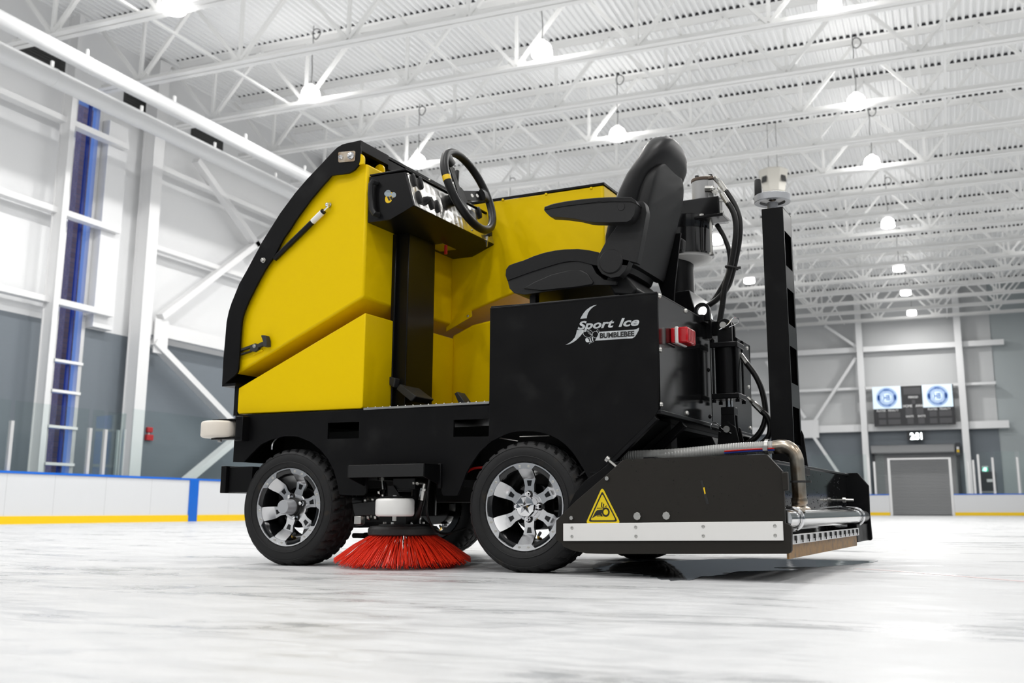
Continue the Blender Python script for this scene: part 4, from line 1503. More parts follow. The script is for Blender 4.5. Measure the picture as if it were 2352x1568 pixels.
MB().tube([SC + su * (SR * math.cos(t)) + sv * (SR * math.sin(t)) for t in [t0 + R_(2.2) * i for i in range(4)]], .0222, 16).build('centre_stripe', M_GOLD, sw0)

# pedals
bpd = part('brake_pedal')
Yp = .27


def slab(px, y0, y1):
    return MB().prism(xz(px, y0), 1, y0, y1)


slab([(909, 893), (918, 881), (956, 910), (944, 922)], Yp, Yp + .17).build('pedal_pad', M_RUB2, bpd, bevel=.006, seg=3)
slab([(883, 878), (893, 864), (908, 868), (904, 890)], Yp, Yp + .17).build('toe_pad', M_RUB2, bpd, bevel=.006, seg=3)
q = mp(925, 905, 1, Yp + .08)
MB().tube([q, (q.x + .05, Yp + .08, .74)], .008, 8).build('pedal_arm', M_ZINC, bpd)
tpd = part('throttle_pedal')
slab([(1043, 903), (1050, 899), (1070, 927), (1072, 932), (1056, 932)], .62, .70).build('pedal_pad', M_RUB2, tpd, bevel=.004, seg=3)

# ---------------------------------------------------------------- seat
st = part('seat', label='black vinyl driver seat with armrests')
SY0, SY1 = .22, .71
SYC = (SY0 + SY1) / 2


def ring_xy(z, xf, xr, hw, n=28, e=3.2, yc=SYC):
    out = []
    for i in range(n):
        t = 2 * PI * i / n
        c, s = math.cos(t), math.sin(t)
        c = math.copysign(abs(c) ** (2 / e), c)
        s = math.copysign(abs(s) ** (2 / e), s)
        out.append(((xf + xr) / 2 + (xr - xf) / 2 * c, yc + hw * s, z + (xr - xf) * .0 - (xr - xf) * .18 * c * .0))
    return out


secs = [(1.33, 1.545, 1.66, .20), (1.40, 1.53, 1.69, .222), (1.50, 1.538, 1.705, .24), (1.60, 1.566, 1.725, .245), (1.70, 1.605, 1.752, .244), (1.78, 1.648, 1.785, .238),
        (1.83, 1.680, 1.826, .228), (1.88, 1.703, 1.857, .206), (1.92, 1.716, 1.867, .178), (1.955, 1.727, 1.864, .140), (1.98, 1.735, 1.852, .102), (1.993, 1.748, 1.835, .064), (2.0, 1.764, 1.815, .028)]
bk = MB().loft([ring_xy(z, a, b_, h) for z, a, b_, h in secs])
bk.build('backrest', M_VINYL, st, smooth=60)
sec2 = [(1.355, 1.655, 1.698, .205), (1.37, 1.65, 1.706, .214), (1.60, 1.69, 1.768, .218), (1.73, 1.72, 1.806, .216), (1.77, 1.728, 1.815, .208), (1.80, 1.74, 1.821, .194), (1.822, 1.748, 1.826, .172), (1.839, 1.755, 1.829, .142), (1.85, 1.76, 1.831, .105), (1.855, 1.765, 1.831, .06)]
MB().loft([ring_xy(z, a, b_, h, 36, 8, SYC + .008) for z, a, b_, h in sec2]).build('back_shell', M_PLAST, st, smooth=50)
z4 = lambda pts, y: xz(zoom(1140, 310, 3.824, pts), y)
cu = z4([(80, 1230), (85, 1180), (110, 1145), (160, 1125), (240, 1100), (330, 1062), (420, 1033), (510, 1014), (600, 1003), (720, 1000), (810, 1010), (900, 1030), (930, 1080), (900, 1150), (830, 1135), (730, 1108), (640, 1108), (560, 1122), (400, 1170), (250, 1220), (95, 1278)], .22)
MB().prism(cu, 1, SY0, SY1).build('seat_cushion', M_VINYL, st, bevel=.024, seg=5, smooth=60)
cb = z4([(92, 1272), (250, 1216), (400, 1166), (560, 1118), (730, 1102), (830, 1130), (870, 1210), (940, 1265), (1050, 1280), (1050, 1315), (860, 1315), (700, 1340), (560, 1355), (240, 1400), (150, 1385), (110, 1345)], .22)
MB().prism(cb, 1, SY0 + .006, SY1 - .006).build('cushion_base', M_PLAST, st, bevel=.012, seg=3)
ap = z4([(235, 1345), (330, 1290), (480, 1225), (640, 1185), (740, 1185), (800, 1215), (850, 1290), (840, 1312), (700, 1335), (400, 1365)], .217)
MB().prism(ap, 1, SY0 - .002, SY0 + .01).build('side_trim', M_PLAST, st, bevel=.004)
rc = z4([(880, 1100), (900, 1040), (960, 930), (1060, 790), (1140, 680), (1240, 580), (1285, 578), (1305, 610), (1316, 680), (1275, 900), (1230, 1120), (1165, 1105), (1130, 1190), (1080, 1240), (1000, 1252), (920, 1215), (885, 1160)], .18)
MB().prism(rc, 1, .185, .235).build('recliner_cover', M_PLAST, st, bevel=.008, seg=3)
c = mp(1140 + 1007 / 3.824, 310 + 1110 / 3.824, 1, .185)
MB().lathe([(0, .006), (.052, .006), (.057, .002), (.057, -.004)], c, (0, -1, 0), 36).build('recliner_disc', M_PLAST, st)
ar = z4([(422, 662), (427, 632), (500, 606), (600, 586), (700, 572), (800, 560), (900, 552), (1000, 548), (1100, 546), (1185, 547), (1220, 570), (1236, 605), (1225, 650), (1215, 700), (1185, 745), (1150, 765), (1000, 770), (860, 768), (800, 762), (720, 742), (600, 725), (475, 718), (445, 690)], .13)
MB().prism(ar, 1, .125, .185).build('armrest', M_PLAST, st, bevel=.014, seg=4, smooth=50)
pad = z4([(424, 655), (428, 632), (500, 606), (600, 586), (700, 572), (800, 560), (900, 552), (1000, 548), (1100, 546), (1185, 547), (1220, 570), (1236, 605), (1180, 585), (1000, 585), (800, 600), (600, 625)], .122)
MB().prism(pad, 1, .121, .189).build('armrest_pad', M_VINYL, st, bevel=.012, seg=4, smooth=50)
c = mp(1140 + 1097 / 3.824, 310 + 630 / 3.824, 1, .125)
MB().lathe([(0, .002), (.017, .002), (.019, -.001)], c, (0, -1, 0), 24).build('pivot_cap', M_PLAST, st)
q = mp(1568, 566, 1, .79)
MB().tube([(q.x - .03, .745, q.z + .02), (q.x - .01, .80, q.z + .01)], .03, 18).prism([(q.x - .03, q.z - .035), (q.x + .012, q.z - .03), (q.x + .018, q.z + .03), (q.x - .02, q.z + .045)], 1, .745, .80).build('far_armrest', M_PLAST, st, bevel=.01, seg=3)
lb = MB()
lb.loft([[(x, y, z) for x, z in ((1.60, 1.355), (1.66, 1.30), (1.715, 1.235), (1.69, 1.205), (1.60, 1.22), (1.56, 1.29))] for y in (SY0 + .03, SY1 - .03)])
lb.build('lumbar_skirt', M_VINYL, st, bevel=.012, seg=3)
MB().prism([(1.66, 1.60), (1.785, 1.60), (1.75, 1.36), (1.735, 1.20), (1.71, 1.19), (1.66, 1.36)], 1, .690, .702).build('hinge_strap', M_BLACKS, st, bevel=.003)
rl_ = MB()
for y in (.27, .62):
    rl_.box(1.13, y, zt_, 1.66, y + .04, zt_ + .03)
rl_.box(1.14, .25, zt_ + .03, 1.65, .69, zt_ + .045)
for x in (1.17, 1.60):
    rl_.box(x, .26, zt_ + .04, x + .03, .30, zt_ + .10).box(x, .62, zt_ + .04, x + .03, .66, zt_ + .10)
rl_.build('seat_rail', M_BLACKS, st)
MB().box(1.10, .06, zt_, 1.70, .85, zt_ + .012).build('seat_plate', M_BLACKS, st, bevel=.003)

# ---------------------------------------------------------------- wheels (built about the hub, outer face towards -Y)
TR, TW = .2815, .215


def make_tire():
    prof = [(.186, .016), (.192, .006), (.205, .000), (.225, -.004), (.245, -.003), (.258, .003), (.266, .012), (.2735, .022), (.279, .036), (.2805, .052)]
    mid = [(.2812, .066), (.2812, .072), (.276, .075), (.276, .083), (.2815, .086), (.2815, .1075)]
    half = prof + mid
    full = half + [(r, TW - y) for r, y in reversed(half[:-1])]
    n = 264
    vs, fs = [], []
    for r, y in full:
        for k in range(n):
            sh = y / TW
            ph = (k + (10 * abs(sh - .5) * 2)) % 8
            rr = r
            edge = min(y, TW - y)
            if .010 < edge < .064 and ph < 2.2: rr = r - .0105 * min(1, (edge - .008) / .012)
            if edge > .085 and ph > 5.2: rr = r - .006
            a = 2 * PI * k / n
            vs.append((rr * math.cos(a), y, rr * math.sin(a)))
    m = len(full)
    for i in range(m - 1):
        for k in range(n):
            l = (k + 1) % n
            fs.append((i * n + k, i * n + l, (i + 1) * n + l, (i + 1) * n + k))
    b = MB()
    b.add(vs, fs)
    for r in (.214, .254):
        b.tube([(r * math.cos(2 * PI * i / 90), -.0032 if r < .25 else .0005, r * math.sin(2 * PI * i / 90)) for i in range(90)], .0022, 5, closed=True)
    return b


def make_wheel(star):
    w = part('wheel')
    make_tire().build('tire', M_RUBBER, w, smooth=32)
    b = MB()
    b.lathe([(.186, .016), (.183, .013), (.172, .0125), (.160, .016), (.156, .03), (.150, .06), (.143, .10), (.143, .20), (.182, .205)], (0, 0, 0), (0, 1, 0), 72)
    b.lathe([(.10, .10), (.10, .2), (0, .2), (0, .12), (.06, .11), (.1, .10)], (0, 0, 0), (0, 1, 0), 40)
    for j in range(6):
        a = j * PI / 3 + PI / 2
        d, t = Vector((math.cos(a), 0, math.sin(a))), Vector((-math.sin(a), 0, math.cos(a)))
        v = [d * .088 + t * -.0075, d * .088 + t * .0075, d * .112 + t * .012, d * .112 - t * .012]
        b.loft([[p + Vector((0, .0592, 0)) for p in v], [p + Vector((0, .075, 0)) for p in v]])
    b.build('rim_barrel', M_BLACKG, w, smooth=40)
    f = MB()
    n = 144
    f.lathe([(.187, .014), (.186, .0075), (.1805, .0075), (.1790, .012)], (0, 0, 0), (0, 1, 0), n)
    for j in range(6):
        a0 = j * PI / 3 + PI / 2
        o_, i_ = [], []
        for k in range(9):
            a = a0 + R_(-17 + 34 * k / 8)
            o_.append((.181 * math.cos(a), .181 * math.sin(a)))
            a = a0 + R_(-12.5 + 25 * k / 8)
            i_.append((.1605 * math.cos(a), .1605 * math.sin(a)))
        f.prism(o_ + i_[::-1], 1, .0085, .016)
        d, t = Vector((math.cos(a0), 0, math.sin(a0))), Vector((-math.sin(a0), 0, math.cos(a0)))
        Y = Vector((0, 1, 0))

        def sec(r, y, w_, th):
            return [d * r + t * -w_ + Y * y, d * r + t * w_ + Y * y, d * r + t * w_ + Y * (y + th), d * r - t * w_ + Y * (y + th)]
        f.loft([sec(.162, .0105, .034, .012), sec(.140, .034, .033, .012), sec(.118, .060, .029, .012)])
        f.loft([sec(.118, .060, .029, .014), sec(.088, .0600, .0215, .014), sec(.062, .0585, .024, .016), sec(.036, .058, .019, .016)])
    f.lathe([(0, .058), (.062, .058), (.066, .062), (.066, .078)], (0, 0, 0), (0, 1, 0), 48)
    f.build('rim_face', M_ALU, w, smooth=30)
    for j in range(4):
        a = j * PI / 2 + (0 if star else .62)
        c = Vector((.0515 * math.cos(a), .058, .0515 * math.sin(a)))
        MB().lathe([(.0175, .0005), (.0175, -.002), (.0, -.002)], c, (0, 1, 0), 20).build('lug_seat', M_DARK, w)
        MB().lathe([(.0125, -.001), (.0118, -.018), (.009, -.027), (0, -.031)], c, (0, 1, 0), 8).build('lug_nut', M_CHROME, w)
    for j in range(6):
        for s in (-1, 1):
            a = j * PI / 3 + PI / 2 + s * R_(7.2)
            MB().lathe([(.0052, .0085), (.0052, .0055), (.0035, .0050), (.003, .0065), (0, .0065)], (.1715 * math.cos(a), 0, .1715 * math.sin(a)), (0, 1, 0), 12).build('rim_bolt', M_ZINC, w)
    if star:
        b = MB()
        b.lathe([(.047, .056), (.047, .026), (.043, .018), (.0, .014)], (0, 0, 0), (0, 1, 0), 10)
        P = []
        for k in range(10):
            a = PI / 2 + k * PI / 5
            r = .037 if k % 2 == 0 else .016
            P.append(Vector((r * math.cos(a), .0165, r * math.sin(a))))
        vs = P + [Vector((0, -.004, 0)), Vector((0, .02, 0))]
        b.add(vs, [(k, (k + 1) % 10, 10) for k in range(10)] + [((k + 1) % 10, k, 11) for k in range(10)])
        b.build('star_cap', M_CHROME, w, smooth=0)
    else:
        b = MB()
        b.lathe([(.046, .058), (.046, .050), (.040, .046), (.040, .030), (.037, .028)], (0, 0, 0), (0, 1, 0), 36)
        b.build('hub_seal', M_DARK, w)
        MB().lathe([(.040, .032), (.0365, .030), (.0365, .012), (.034, .008), (.0335, -.028), (.031, -.034), (0, -.035)], (0, 0, 0), (0, 1, 0), 36).build('hub_cap', M_GREYM, w)
    a = R_(-66)
    MB().tube(smooth_pts([(.148 * math.cos(a), .05, .148 * math.sin(a)), (.145 * math.cos(a), .03, .145 * math.sin(a)), (.137 * math.cos(a + .06), .022, .137 * math.sin(a + .06))], 4), .006, 8).build('valve_stem', M_BRASS, w)
    a += .12
    MB().tube([(.137 * math.cos(a - .06), .022, .137 * math.sin(a - .06)), (.13 * math.cos(a + .06), .02, .13 * math.sin(a + .06))], .0065, 8).build('valve_cap', M_RUB2, w)
    return w


ZH = .2765
wf = make_wheel(False)
wf.location = (-.012, .012, ZH)
wf.rotation_euler = (0, R_(17), R_(2.5))
wr_ = make_wheel(True)
wr_.location = (1.272, -.004, ZH)
for src, x in ((wf, -.012), (wr_, 1.272)):
    c = copy_tree(src, ROOT)
    c.location = (x, WID + .004, ZH)
    c.rotation_euler = (0, 0, PI)

# ---------------------------------------------------------------- side brush
sb = part('side_brush', label='red side brush under the frame')
BC = Vector((.558, .165, 0))
zd0, zd1 = .146, .187
MB().lathe([(0, zd0), (.160, zd0), (.166, zd0 + .005), (.166, zd1 - .012), (.155, zd1), (.12, zd1 + .004), (.115, zd1 + .010), (0, zd1 + .010)], BC, (0, 0, 1), 64).build('brush_disc', M_RUB2, sb)
random.seed(7)
br = MB()
for i in range(1150):
    tuft = i % 60
    a = 2 * PI * tuft / 60 + random.gauss(0, .012)
    row = (i // 60) % 3
    r0 = .10 + .022 * row + random.uniform(-.006, .006)
    r1 = r0 + .115 + .035 * row / 2 + random.uniform(-.012, .012)
    da_ = a + random.gauss(0, .045)
    z1 = .020 + random.uniform(-.012, .012) + .012 * (row - 1)
    if random.random() < .02: r1 += .02; z1 += random.uniform(-.02, .02)
    r1 = min(r1 + .03, .318)
    z1 = max(z1, .004)
    p0 = BC + Vector((r0 * math.cos(a), r0 * math.sin(a), zd0 + .004))
    p2 = BC + Vector((r1 * math.cos(da_), r1 * math.sin(da_), z1))
    pm = p0.lerp(p2, .5) + Vector((0, 0, random.uniform(.0, .010)))
    br.tube([p0, pm, p2], .00135, 4)
o = br.build('bristles', M_BRIST, sb, smooth=0)
o['kind'] = 'stuff'
for k in range(6):
    a = k * PI / 3 + .5
    MB().bolt(BC + Vector((.09 * math.cos(a), .09 * math.sin(a), zd1 + .008)), (0, 0, 1), .008, .012).build('disc_bolt', M_ZINC, sb)
MB().box(BC.x - .02, BC.y - .06, zd1, BC.x + .05, BC.y + .06, zd1 + .06).lathe([(.03, 0), (.03, .05)], BC + Vector((.0, 0, zd1)), (0, 0, 1), 20).build('drive_coupling', M_RUB2, sb, bevel=.003)
MB().lathe([(.06, 0), (.06, .20), (0, .20)], BC + Vector((.07, .06, zd1 + .05)), (0, 0, 1), 28).build('brush_motor', M_BLACKS, sb)
bx = mp(915, 1111, 1, .06)
MB().box(bx.x - .03, .06, bx.z - .025, bx.x + .09, .16, bx.z + .025).build('port_block', M_PLAST, sb, bevel=.002)
zf = lambda a, b_, y: mp(780 + a / 7.1267, 1040 + b_ / 7.1267, 1, y)
f0, f1, f2, f3 = zf(1215, 492, .07), zf(1330, 490, .07), zf(1395, 500, .07), zf(1380, 560, .07)
MB().tube([f0, f1], .0085, 8).tube([f1, f2], .0075, 8).tube([f2, f3, zf(1375, 600, .07)], .0095, 8).tube([f0, f0.lerp(f1, .25)], .013, 6).tube([f0.lerp(f1, .5), f0.lerp(f1, .8)], .0125, 6).tube([zf(1372, 580, .07), zf(1366, 620, .07)], .014, 6).build('hydraulic_fitting', M_ZINC, sb)
MB().tube([zf(1366, 620, .07), zf(1340, 770, .07)], .0165, 12).build('hose_ferrule', M_ZINC, sb)
MB().tube(smooth_pts([zf(1342, 770, .07), zf(1310, 900, .08), zf(1270, 1050, .1), zf(1215, 1150, .14), zf(1200, 1200, .22)], 5), .0145, 12).build('hose', M_HOSE, sb)
MB().tube(smooth_pts([zf(1475, 430, .06), zf(1435, 700, .08), zf(1420, 900, .08), zf(1450, 1060, .1), zf(1560, 1260, .14), zf(1760, 1320, .2), zf(2060, 1230, .3)], 6), .0055, 8).build('cable', M_HOSE, sb)
# arm, guide plate and lift rod
ar_ = MB()
ar_.prism([(p.x, p.z) for p in (zf(205, 835, .06), zf(260, 825, .06), zf(490, 795, .06), zf(720, 770, .06), zf(900, 770, .06), zf(900, 1015, .06), zf(700, 1015, .06), zf(250, 1025, .06), zf(225, 950, .06))], 1, .06, .11)
ar_.build('swing_arm', M_PLAST, sb, bevel=.008, seg=3)
gp_ = MB()
gp_.prism([(p.x, p.z) for p in (zf(780, 540, .05), zf(880, 530, .05), zf(1185, 985, .05), zf(1165, 1018, .05), zf(800, 1018, .05))], 1, .05, .058)
gp_.build('guide_plate', M_PLAST, sb, bevel=.001)
MB().tube([zf(690, 380, .06), zf(712, 590, .06)], .006, 8).tube([zf(692, 405, .06), zf(694, 455, .06)], .0125, 6).build('lift_rod', M_ZINC, sb)
MB().tube([zf(738, 480, .07), zf(790, 740, .07)], .008, 8).box(zf(700, 600, .06).x, .05, zf(700, 740, .06).z, zf(760, 600, .06).x, .07, zf(700, 600, .06).z).build('rod_end', M_BLACKS, sb, bevel=.002)
MB().bolt(zf(680, 640, .05), (-1, 0, 0), .011, .014).bolt(zf(740, 690, .05), (-1, 0, 0), .010, .012).build('rod_bolt', M_ZINC, sb)
for a, b_ in ((460, 775), (585, 760), (505, 1045), (625, 1045)):
    MB().bolt(zf(a, b_, .09), (-1, 0, 0), .012, .016).build('arm_bolt', M_ZINC, sb)
MB().tube([zf(310, 1065, .08), zf(325, 1185, .08)], .020, 18).build('bushing', M_BLACKS, sb)
p_ = zf(310, 1100, .06)
MB().box(p_.x - .02, .05, p_.z - .018, p_.x + .02, .085, p_.z + .02).build('pivot_nut', M_ZINC, sb, bevel=.003)
MB().tube([zf(240, 780, .09), zf(400, 790, .09)], .02, 12).build('pivot_boss', M_BLACKS, sb)
MB().tube([zf(225, 1350, .4), zf(410, 1352, .4)], .0125, 10).build('hose_end', M_RUB2, sb)
MB().tube([zf(410, 1352, .4), zf(560, 1345, .4)], .016, 10).build('hose_tail', M_HOSE, sb)
rc_ = zf(855, 890, -.06)
bumper_roller(sb, (rc_.x, -.035, rc_.z), .0875, .079, M_HDPE, False)
MB().box(rc_.x - .06, -.07, rc_.z + .042, rc_.x + .06, .06, rc_.z + .049).build('roller_bracket', M_BLACK, sb, bevel=.001)

# guard over the brush
bg = part('brush_guard')
YG0 = -.11
g = xz([(798, 1068), (975, 1065.5), (973, 1094), (799, 1096.5)], YG0)
gx0, gx1, gz0, gz1 = g[0][0], g[1][0], g[3][1], g[0][1]
MB().box(gx0, YG0, gz0, gx1, YG0 + .006, gz1).build('guard_front', M_PLAST, bg, bevel=.002)
MB().box(gx0, YG0 + .006, gz1 - .006, gx1, YS0, gz1).build('guard_top', M_BLACK, bg)
MB().prism([(YG0, gz0), (YS0, gz0 - .035), (YS0, gz1), (YG0, gz1)], 0, gx1 - .006, gx1).build('guard_end', M_BLACK, bg, bevel=.001)
MB().prism([(YG0, gz0), (YS0, gz0 - .035), (YS0, gz1), (YG0, gz1)], 0, gx0, gx0 + .006).build('guard_end', M_BLACK, bg)
MB().box(gx1 - .004, YS0 - .012, gz0 - .05, gx1 + .012, YS0, gz1 + .004).build('weld_bead', M_BLACK, bg, bevel=.003)
for i in range(8):
    x = gx0 + .12 + i * (gx1 - gx0 - .2) / 7
    MB().lathe([(.019, 0), (.019, .004), (.012, .005), (.012, .0)], (x, YG0 + .045, gz1), (0, 0, 1), 16).build('grip_ring', M_BLACK, bg)

# ---------------------------------------------------------------- conditioner
cd = part('conditioner', label='black rear ice conditioner')
YN, YFA = -.12, 1.90
cpx = [(1277.2, 1195), (1275.7, 1239.6), (1289.5, 1245.7), (1294, 1255), (1315.5, 1264), (1346, 1270.5), (1400, 1272), (1600, 1272), (1808, 1271.4), (1815, 1269), (1818, 1264), (1818, 1210.6), (1815, 1206), (1812, 1204), (1803, 1201), (1800, 1126), (1797, 1082), (1761, 1043), (1600, 1048), (1441, 1054.4), (1430, 1056), (1396.6, 1086.5), (1321.6, 1150.8), (1300, 1172)]
cz = xz(cpx, YN)
MB().prism(cz, 1, YN, YN + .022).build('side_plate', M_PLATE, cd, bevel=.005, seg=3)
MB().prism([(1.55, .14), (1.60, .10), (2.425, .10), (2.432, .108), (2.430, .16), (2.427, .24), (2.430, .392), (2.376, .462), (1.80, .462), (1.55, .28)], 1, YFA, YFA + .022).build('side_plate', M_BLACKS, cd, bevel=.004)
c2 = xz([(1300, 1176), (1310, 1155), (1322, 1130), (1345, 1103), (1372, 1085), (1387, 1074), (1400, 1064), (1430, 1058), (1430, 1180)], YN + .03)
MB().prism(c2, 1, YN + .025, YN + .035).build('inner_plate', M_BLACK, cd, bevel=.002)
ws = xz([(1294.3, 1202), (1798, 1196.5), (1800, 1241), (1294.3, 1242.2)], YN - .004)
MB().prism(ws, 1, YN - .008, YN).build('wear_strip', M_HDPE, cd, bevel=.0015)
for a, b_ in ((1313.5, 1212), (1313.5, 1231.7), (1460, 1210.7), (1460.5, 1231.4), (1615, 1209), (1615.5, 1230.5), (1779.5, 1207.5), (1780.5, 1229.5)):
    MB().lathe([(.0075, -.003), (.0062, .001), (.003, .0015), (.0028, -.001), (0, -.001)], mp(a, b_, 1, YN - .0085), (0, -1, 0), 16).build('strip_screw', M_ZINC, cd)
for a, b_, r_ in ((1313.5, 1189, .009), (1464, 1185, .0155), (1531, 1184, .0155), (1395, 1098.5, .0095)):
    MB().lathe([(r_ * 1.02, 0), (r_ * 1.02, .006), (r_ * .92, .008), (0, .008)], mp(a, b_, 1, YN), (0, -1, 0), 6 if r_ < .012 else 8).build('hex_bolt', M_ZINC, cd)
q = mp(1399, 1057, 1, YN + .02)
MB().tube([q, q + Vector((.05, 0, -.04))], .005, 8).lathe([(.0, 0), (.013, 0), (.013, .014), (0, .014)], q, (-.78, 0, .62), 10).build('adjuster_bolt', M_ZINC, cd)
sl = xz([(1608.5, 1103), (1614, 1103), (1629, 1156), (1622.5, 1157.5)], YN - .001)
MB().prism(sl, 1, YN - .0012, YN).build('slot', M_SIGNK, cd, smooth=0)
MB().prism(xz([(1615, 1120), (1618, 1118), (1621, 1133), (1618.5, 1135)], YN - .0014), 1, YN - .002, YN - .0012).build('slot_spring', M_GOLD, cd, smooth=0)
tb = xz([(1796, 1084), (1810, 1083), (1812, 1126), (1800, 1127)], YN)
MB().prism(tb, 1, YN - .012, YN + .012).build('edge_tab', M_PLATE, cd, bevel=.004)
# warning sign with pictogram
wsn = part('warning_sign', cd, 'yellow triangular hand hazard sign')
tri = zoom(1280, 1100, 4.2, [(434, 112), (595, 400), (588, 412), (296, 414), (289, 404)])


def rounded(pts, r, n=5):
    out = []
    P = [Vector(p) for p in pts]
    for i, p in enumerate(P):
        a, b_ = (P[i - 1] - p).normalized(), (P[(i + 1) % len(P)] - p).normalized()
        for k in range(n + 1):
            t = k / n
            out.append(tuple(p + a * r * (1 - t) ** 2 + b_ * r * t ** 2))
    return out


def tri_px(s):
    T = [Vector(p) for p in ((1383.3, 1119), (1424.8, 1201.5), (1346.0, 1201.8))]
    c_ = sum(T, Vector((0, 0))) / 3
    return [tuple(c_ + (p - c_) * s) for p in T]


MB().prism(xz(rounded(tri_px(1.03), 10), YN), 1, YN - .0009, YN).build('sign_face', M_SIGNY, wsn, smooth=0)
MB().prism(xz(rounded(tri_px(.86), 7), YN), 1, YN - .0014, YN - .0008, [xz(rounded(tri_px(.74), 5), YN)]).build('sign_border', M_SIGNK, wsn, smooth=0)
sg = MB()
zs = lambda pts: xz(zoom(1280, 1100, 4.2, pts), YN)
sg.prism(zs([(335, 378), (372, 312), (385, 300), (428, 292), (440, 300), (428, 330), (440, 358), (430, 362), (415, 345), (380, 350)]), 1, YN - .0016, YN - .0008)
for l_ in ([(428, 222), (437, 224), (430, 272), (421, 270)], [(445, 235), (455, 238), (446, 276), (437, 274)], [(458, 262), (480, 254), (482, 260), (462, 268)], [(383, 276), (480, 274), (480, 281), (383, 283)], [(383, 352), (425, 350), (425, 357), (383, 359)]):
    sg.prism(zs(l_), 1, YN - .0016, YN - .0008)
ro = [(469 + (36 + (3 if k % 2 else 0)) * math.cos(2 * PI * k / 32), 318 + (44 + (3 if k % 2 else 0)) * math.sin(2 * PI * k / 32)) for k in range(32)]
ri = [(469 + 23 * math.cos(2 * PI * k / 32), 318 + 28 * math.sin(2 * PI * k / 32)) for k in range(32)]
sg.prism(zs(ro), 1, YN - .0016, YN - .0008, [zs(ri)])
sg.build('pictogram', M_SIGNK, wsn, smooth=0)

XBK = 2.315
MB().box(XBK - .008, YN + .022, .13, XBK, YFA, .458).build('back_plate', M_WETB, cd)
MB().box(XBK - .06, YN + .022, .447, XBK + .012, YFA, .458).build('back_flange', M_BLACKS, cd, bevel=.002)
random.seed(3)
dr = MB()
for i in range(420):
    y, z = random.uniform(.25, YFA - .05), random.choice([random.uniform(.16, .44), random.uniform(.2, .33)])
    r_ = random.uniform(.0016, .0034)
    dr.ball((XBK, y, z), r_, 3, (.6, 1, 1.25))
for i in range(140):
    dr.ball((random.uniform(1.75, 2.38), YN - .001, random.uniform(.25, .46)), random.uniform(.0008, .0017), 3, (1, .6, 1.2))
o = dr.build('water_drops', M_BLACKG, cd)
o['kind'] = 'stuff'
# underside: blade chamber and front wall of the conditioner
MB().box(1.62, YN + .03, .40, XBK - .06, YFA, .415).box(1.62, YN + .03, .17, 1.635, YFA, .41).build('chamber_top', M_BLACKS, cd)
MB().box(1.85, YN + .03, .34, 1.9, YFA, .47).box(1.62, .30, .415, 2.2, .36, .47).box(1.62, 1.2, .415, 2.2, 1.26, .47).build('cross_member', M_BLACK, cd, bevel=.003)
# spreader tube with clamps
ZT_ = .228
XT = 2.395
MB().tube([(XT, YN + .03, ZT_), (XT, 1.62, ZT_)], .036, 32).build('spreader_tube', M_TUBE, cd)
MB().tube([(XT, 1.62, ZT_), (XT, YFA - .02, ZT_)], .033, 24).build('tube_end', M_BLACKS, cd)
for y in (YN + .20, 1.62):
    MB().tube([(XT + .043 * math.sin(t), y, ZT_ + .043 * math.cos(t)) for t in [PI * k / 14 for k in range(15)]], .0055, 8).build('clamp_band', M_CHROME, cd)
    for s in (-1, 1):
        MB().tube([(XT, y, ZT_ + s * .043), (XBK, y, ZT_ + s * .05)], .0055, 8).build('clamp_leg', M_CHROME, cd)
q = mp(1922, 1148, 0, XBK)
MB().tube([q, q + Vector((.085, 0, 0))], .006, 8).tube([q + Vector((.03, 0, 0)), q + Vector((.045, 0, 0))], .0125, 6).build('stud_bolt', M_ZINC, cd)
# welded elbow down to the tube
YE = .215
ep = smooth_pts([mp(1778, 1027, 1, YE), mp(1800, 1025, 1, YE), mp(1818, 1033, 1, YE), mp(1829, 1052, 1, YE), mp(1831.5, 1075, 1, YE), mp(1834, 1110, 1, YE), mp(1836, 1150, 1, YE), (XT - .012, YE, ZT_)], 6)
MB().tube(ep, .0285, 24).build('elbow_pipe', M_STAIN, cd)
MB().lathe([(.031, -.012), (.033, 0), (.031, .012)], mp(1836, 1150, 1, YE), (0, 0, 1), 20).lathe([(.044, -.004), (.046, 0), (.044, .004), (.03, .012)], (XT, YE, ZT_ + .038), (0, 0, 1), 20).build('weld_ring', M_STAIN, cd)
q = mp(1834, 1106, 1, YE)
MB().lathe([(.029, -.004), (.033, -.004), (.033, .004), (.029, .004)], q, (0, 0, 1), 24).box(q.x + .03, YE - .006, q.z - .004, q.x + .05, YE + .006, q.z + .004).build('cable_tie', M_RUB2, cd)
# milky hose on the elbow
hs = smooth_pts([mp(1425, 1050, 1, .16), mp(1470, 1047.5, 1, .18), mp(1540, 1044.5, 1, .2), mp(1600, 1039.5, 1, .21), mp(1650, 1034.5, 1, .215), mp(1700, 1030.5, 1, YE), mp(1745, 1028, 1, YE), mp(1782, 1026.5, 1, YE)], 26)
rr_ = [.0252 + (.0012 if (i % 3) == 0 else 0.0) for i in range(len(hs))]
MB().tube(hs, rr_, 20).build('suction_hose', M_CLEAR, cd)
for dz, m_ in ((-.006, M_REDP), (-.013, M_NAVY)):
    st_ = [p + Vector((0, -.0252, dz - .004 * (1 - i / len(hs)))) for i, p in enumerate(hs)][int(len(hs) * .62):]
    MB().tube(st_, .0034, 6).build('hose_stripe', m_, cd)
q = mp(1763, 1027, 1, YE)
MB().lathe([(.031, -.007), (.0335, -.007), (.0335, .007), (.031, .007)], q, (1, 0, 0), 24).box(q.x - .009, YE - .05, q.z - .016, q.x + .009, YE - .03, q.z + .002).build('hose_clamp', M_ZINC, cd)
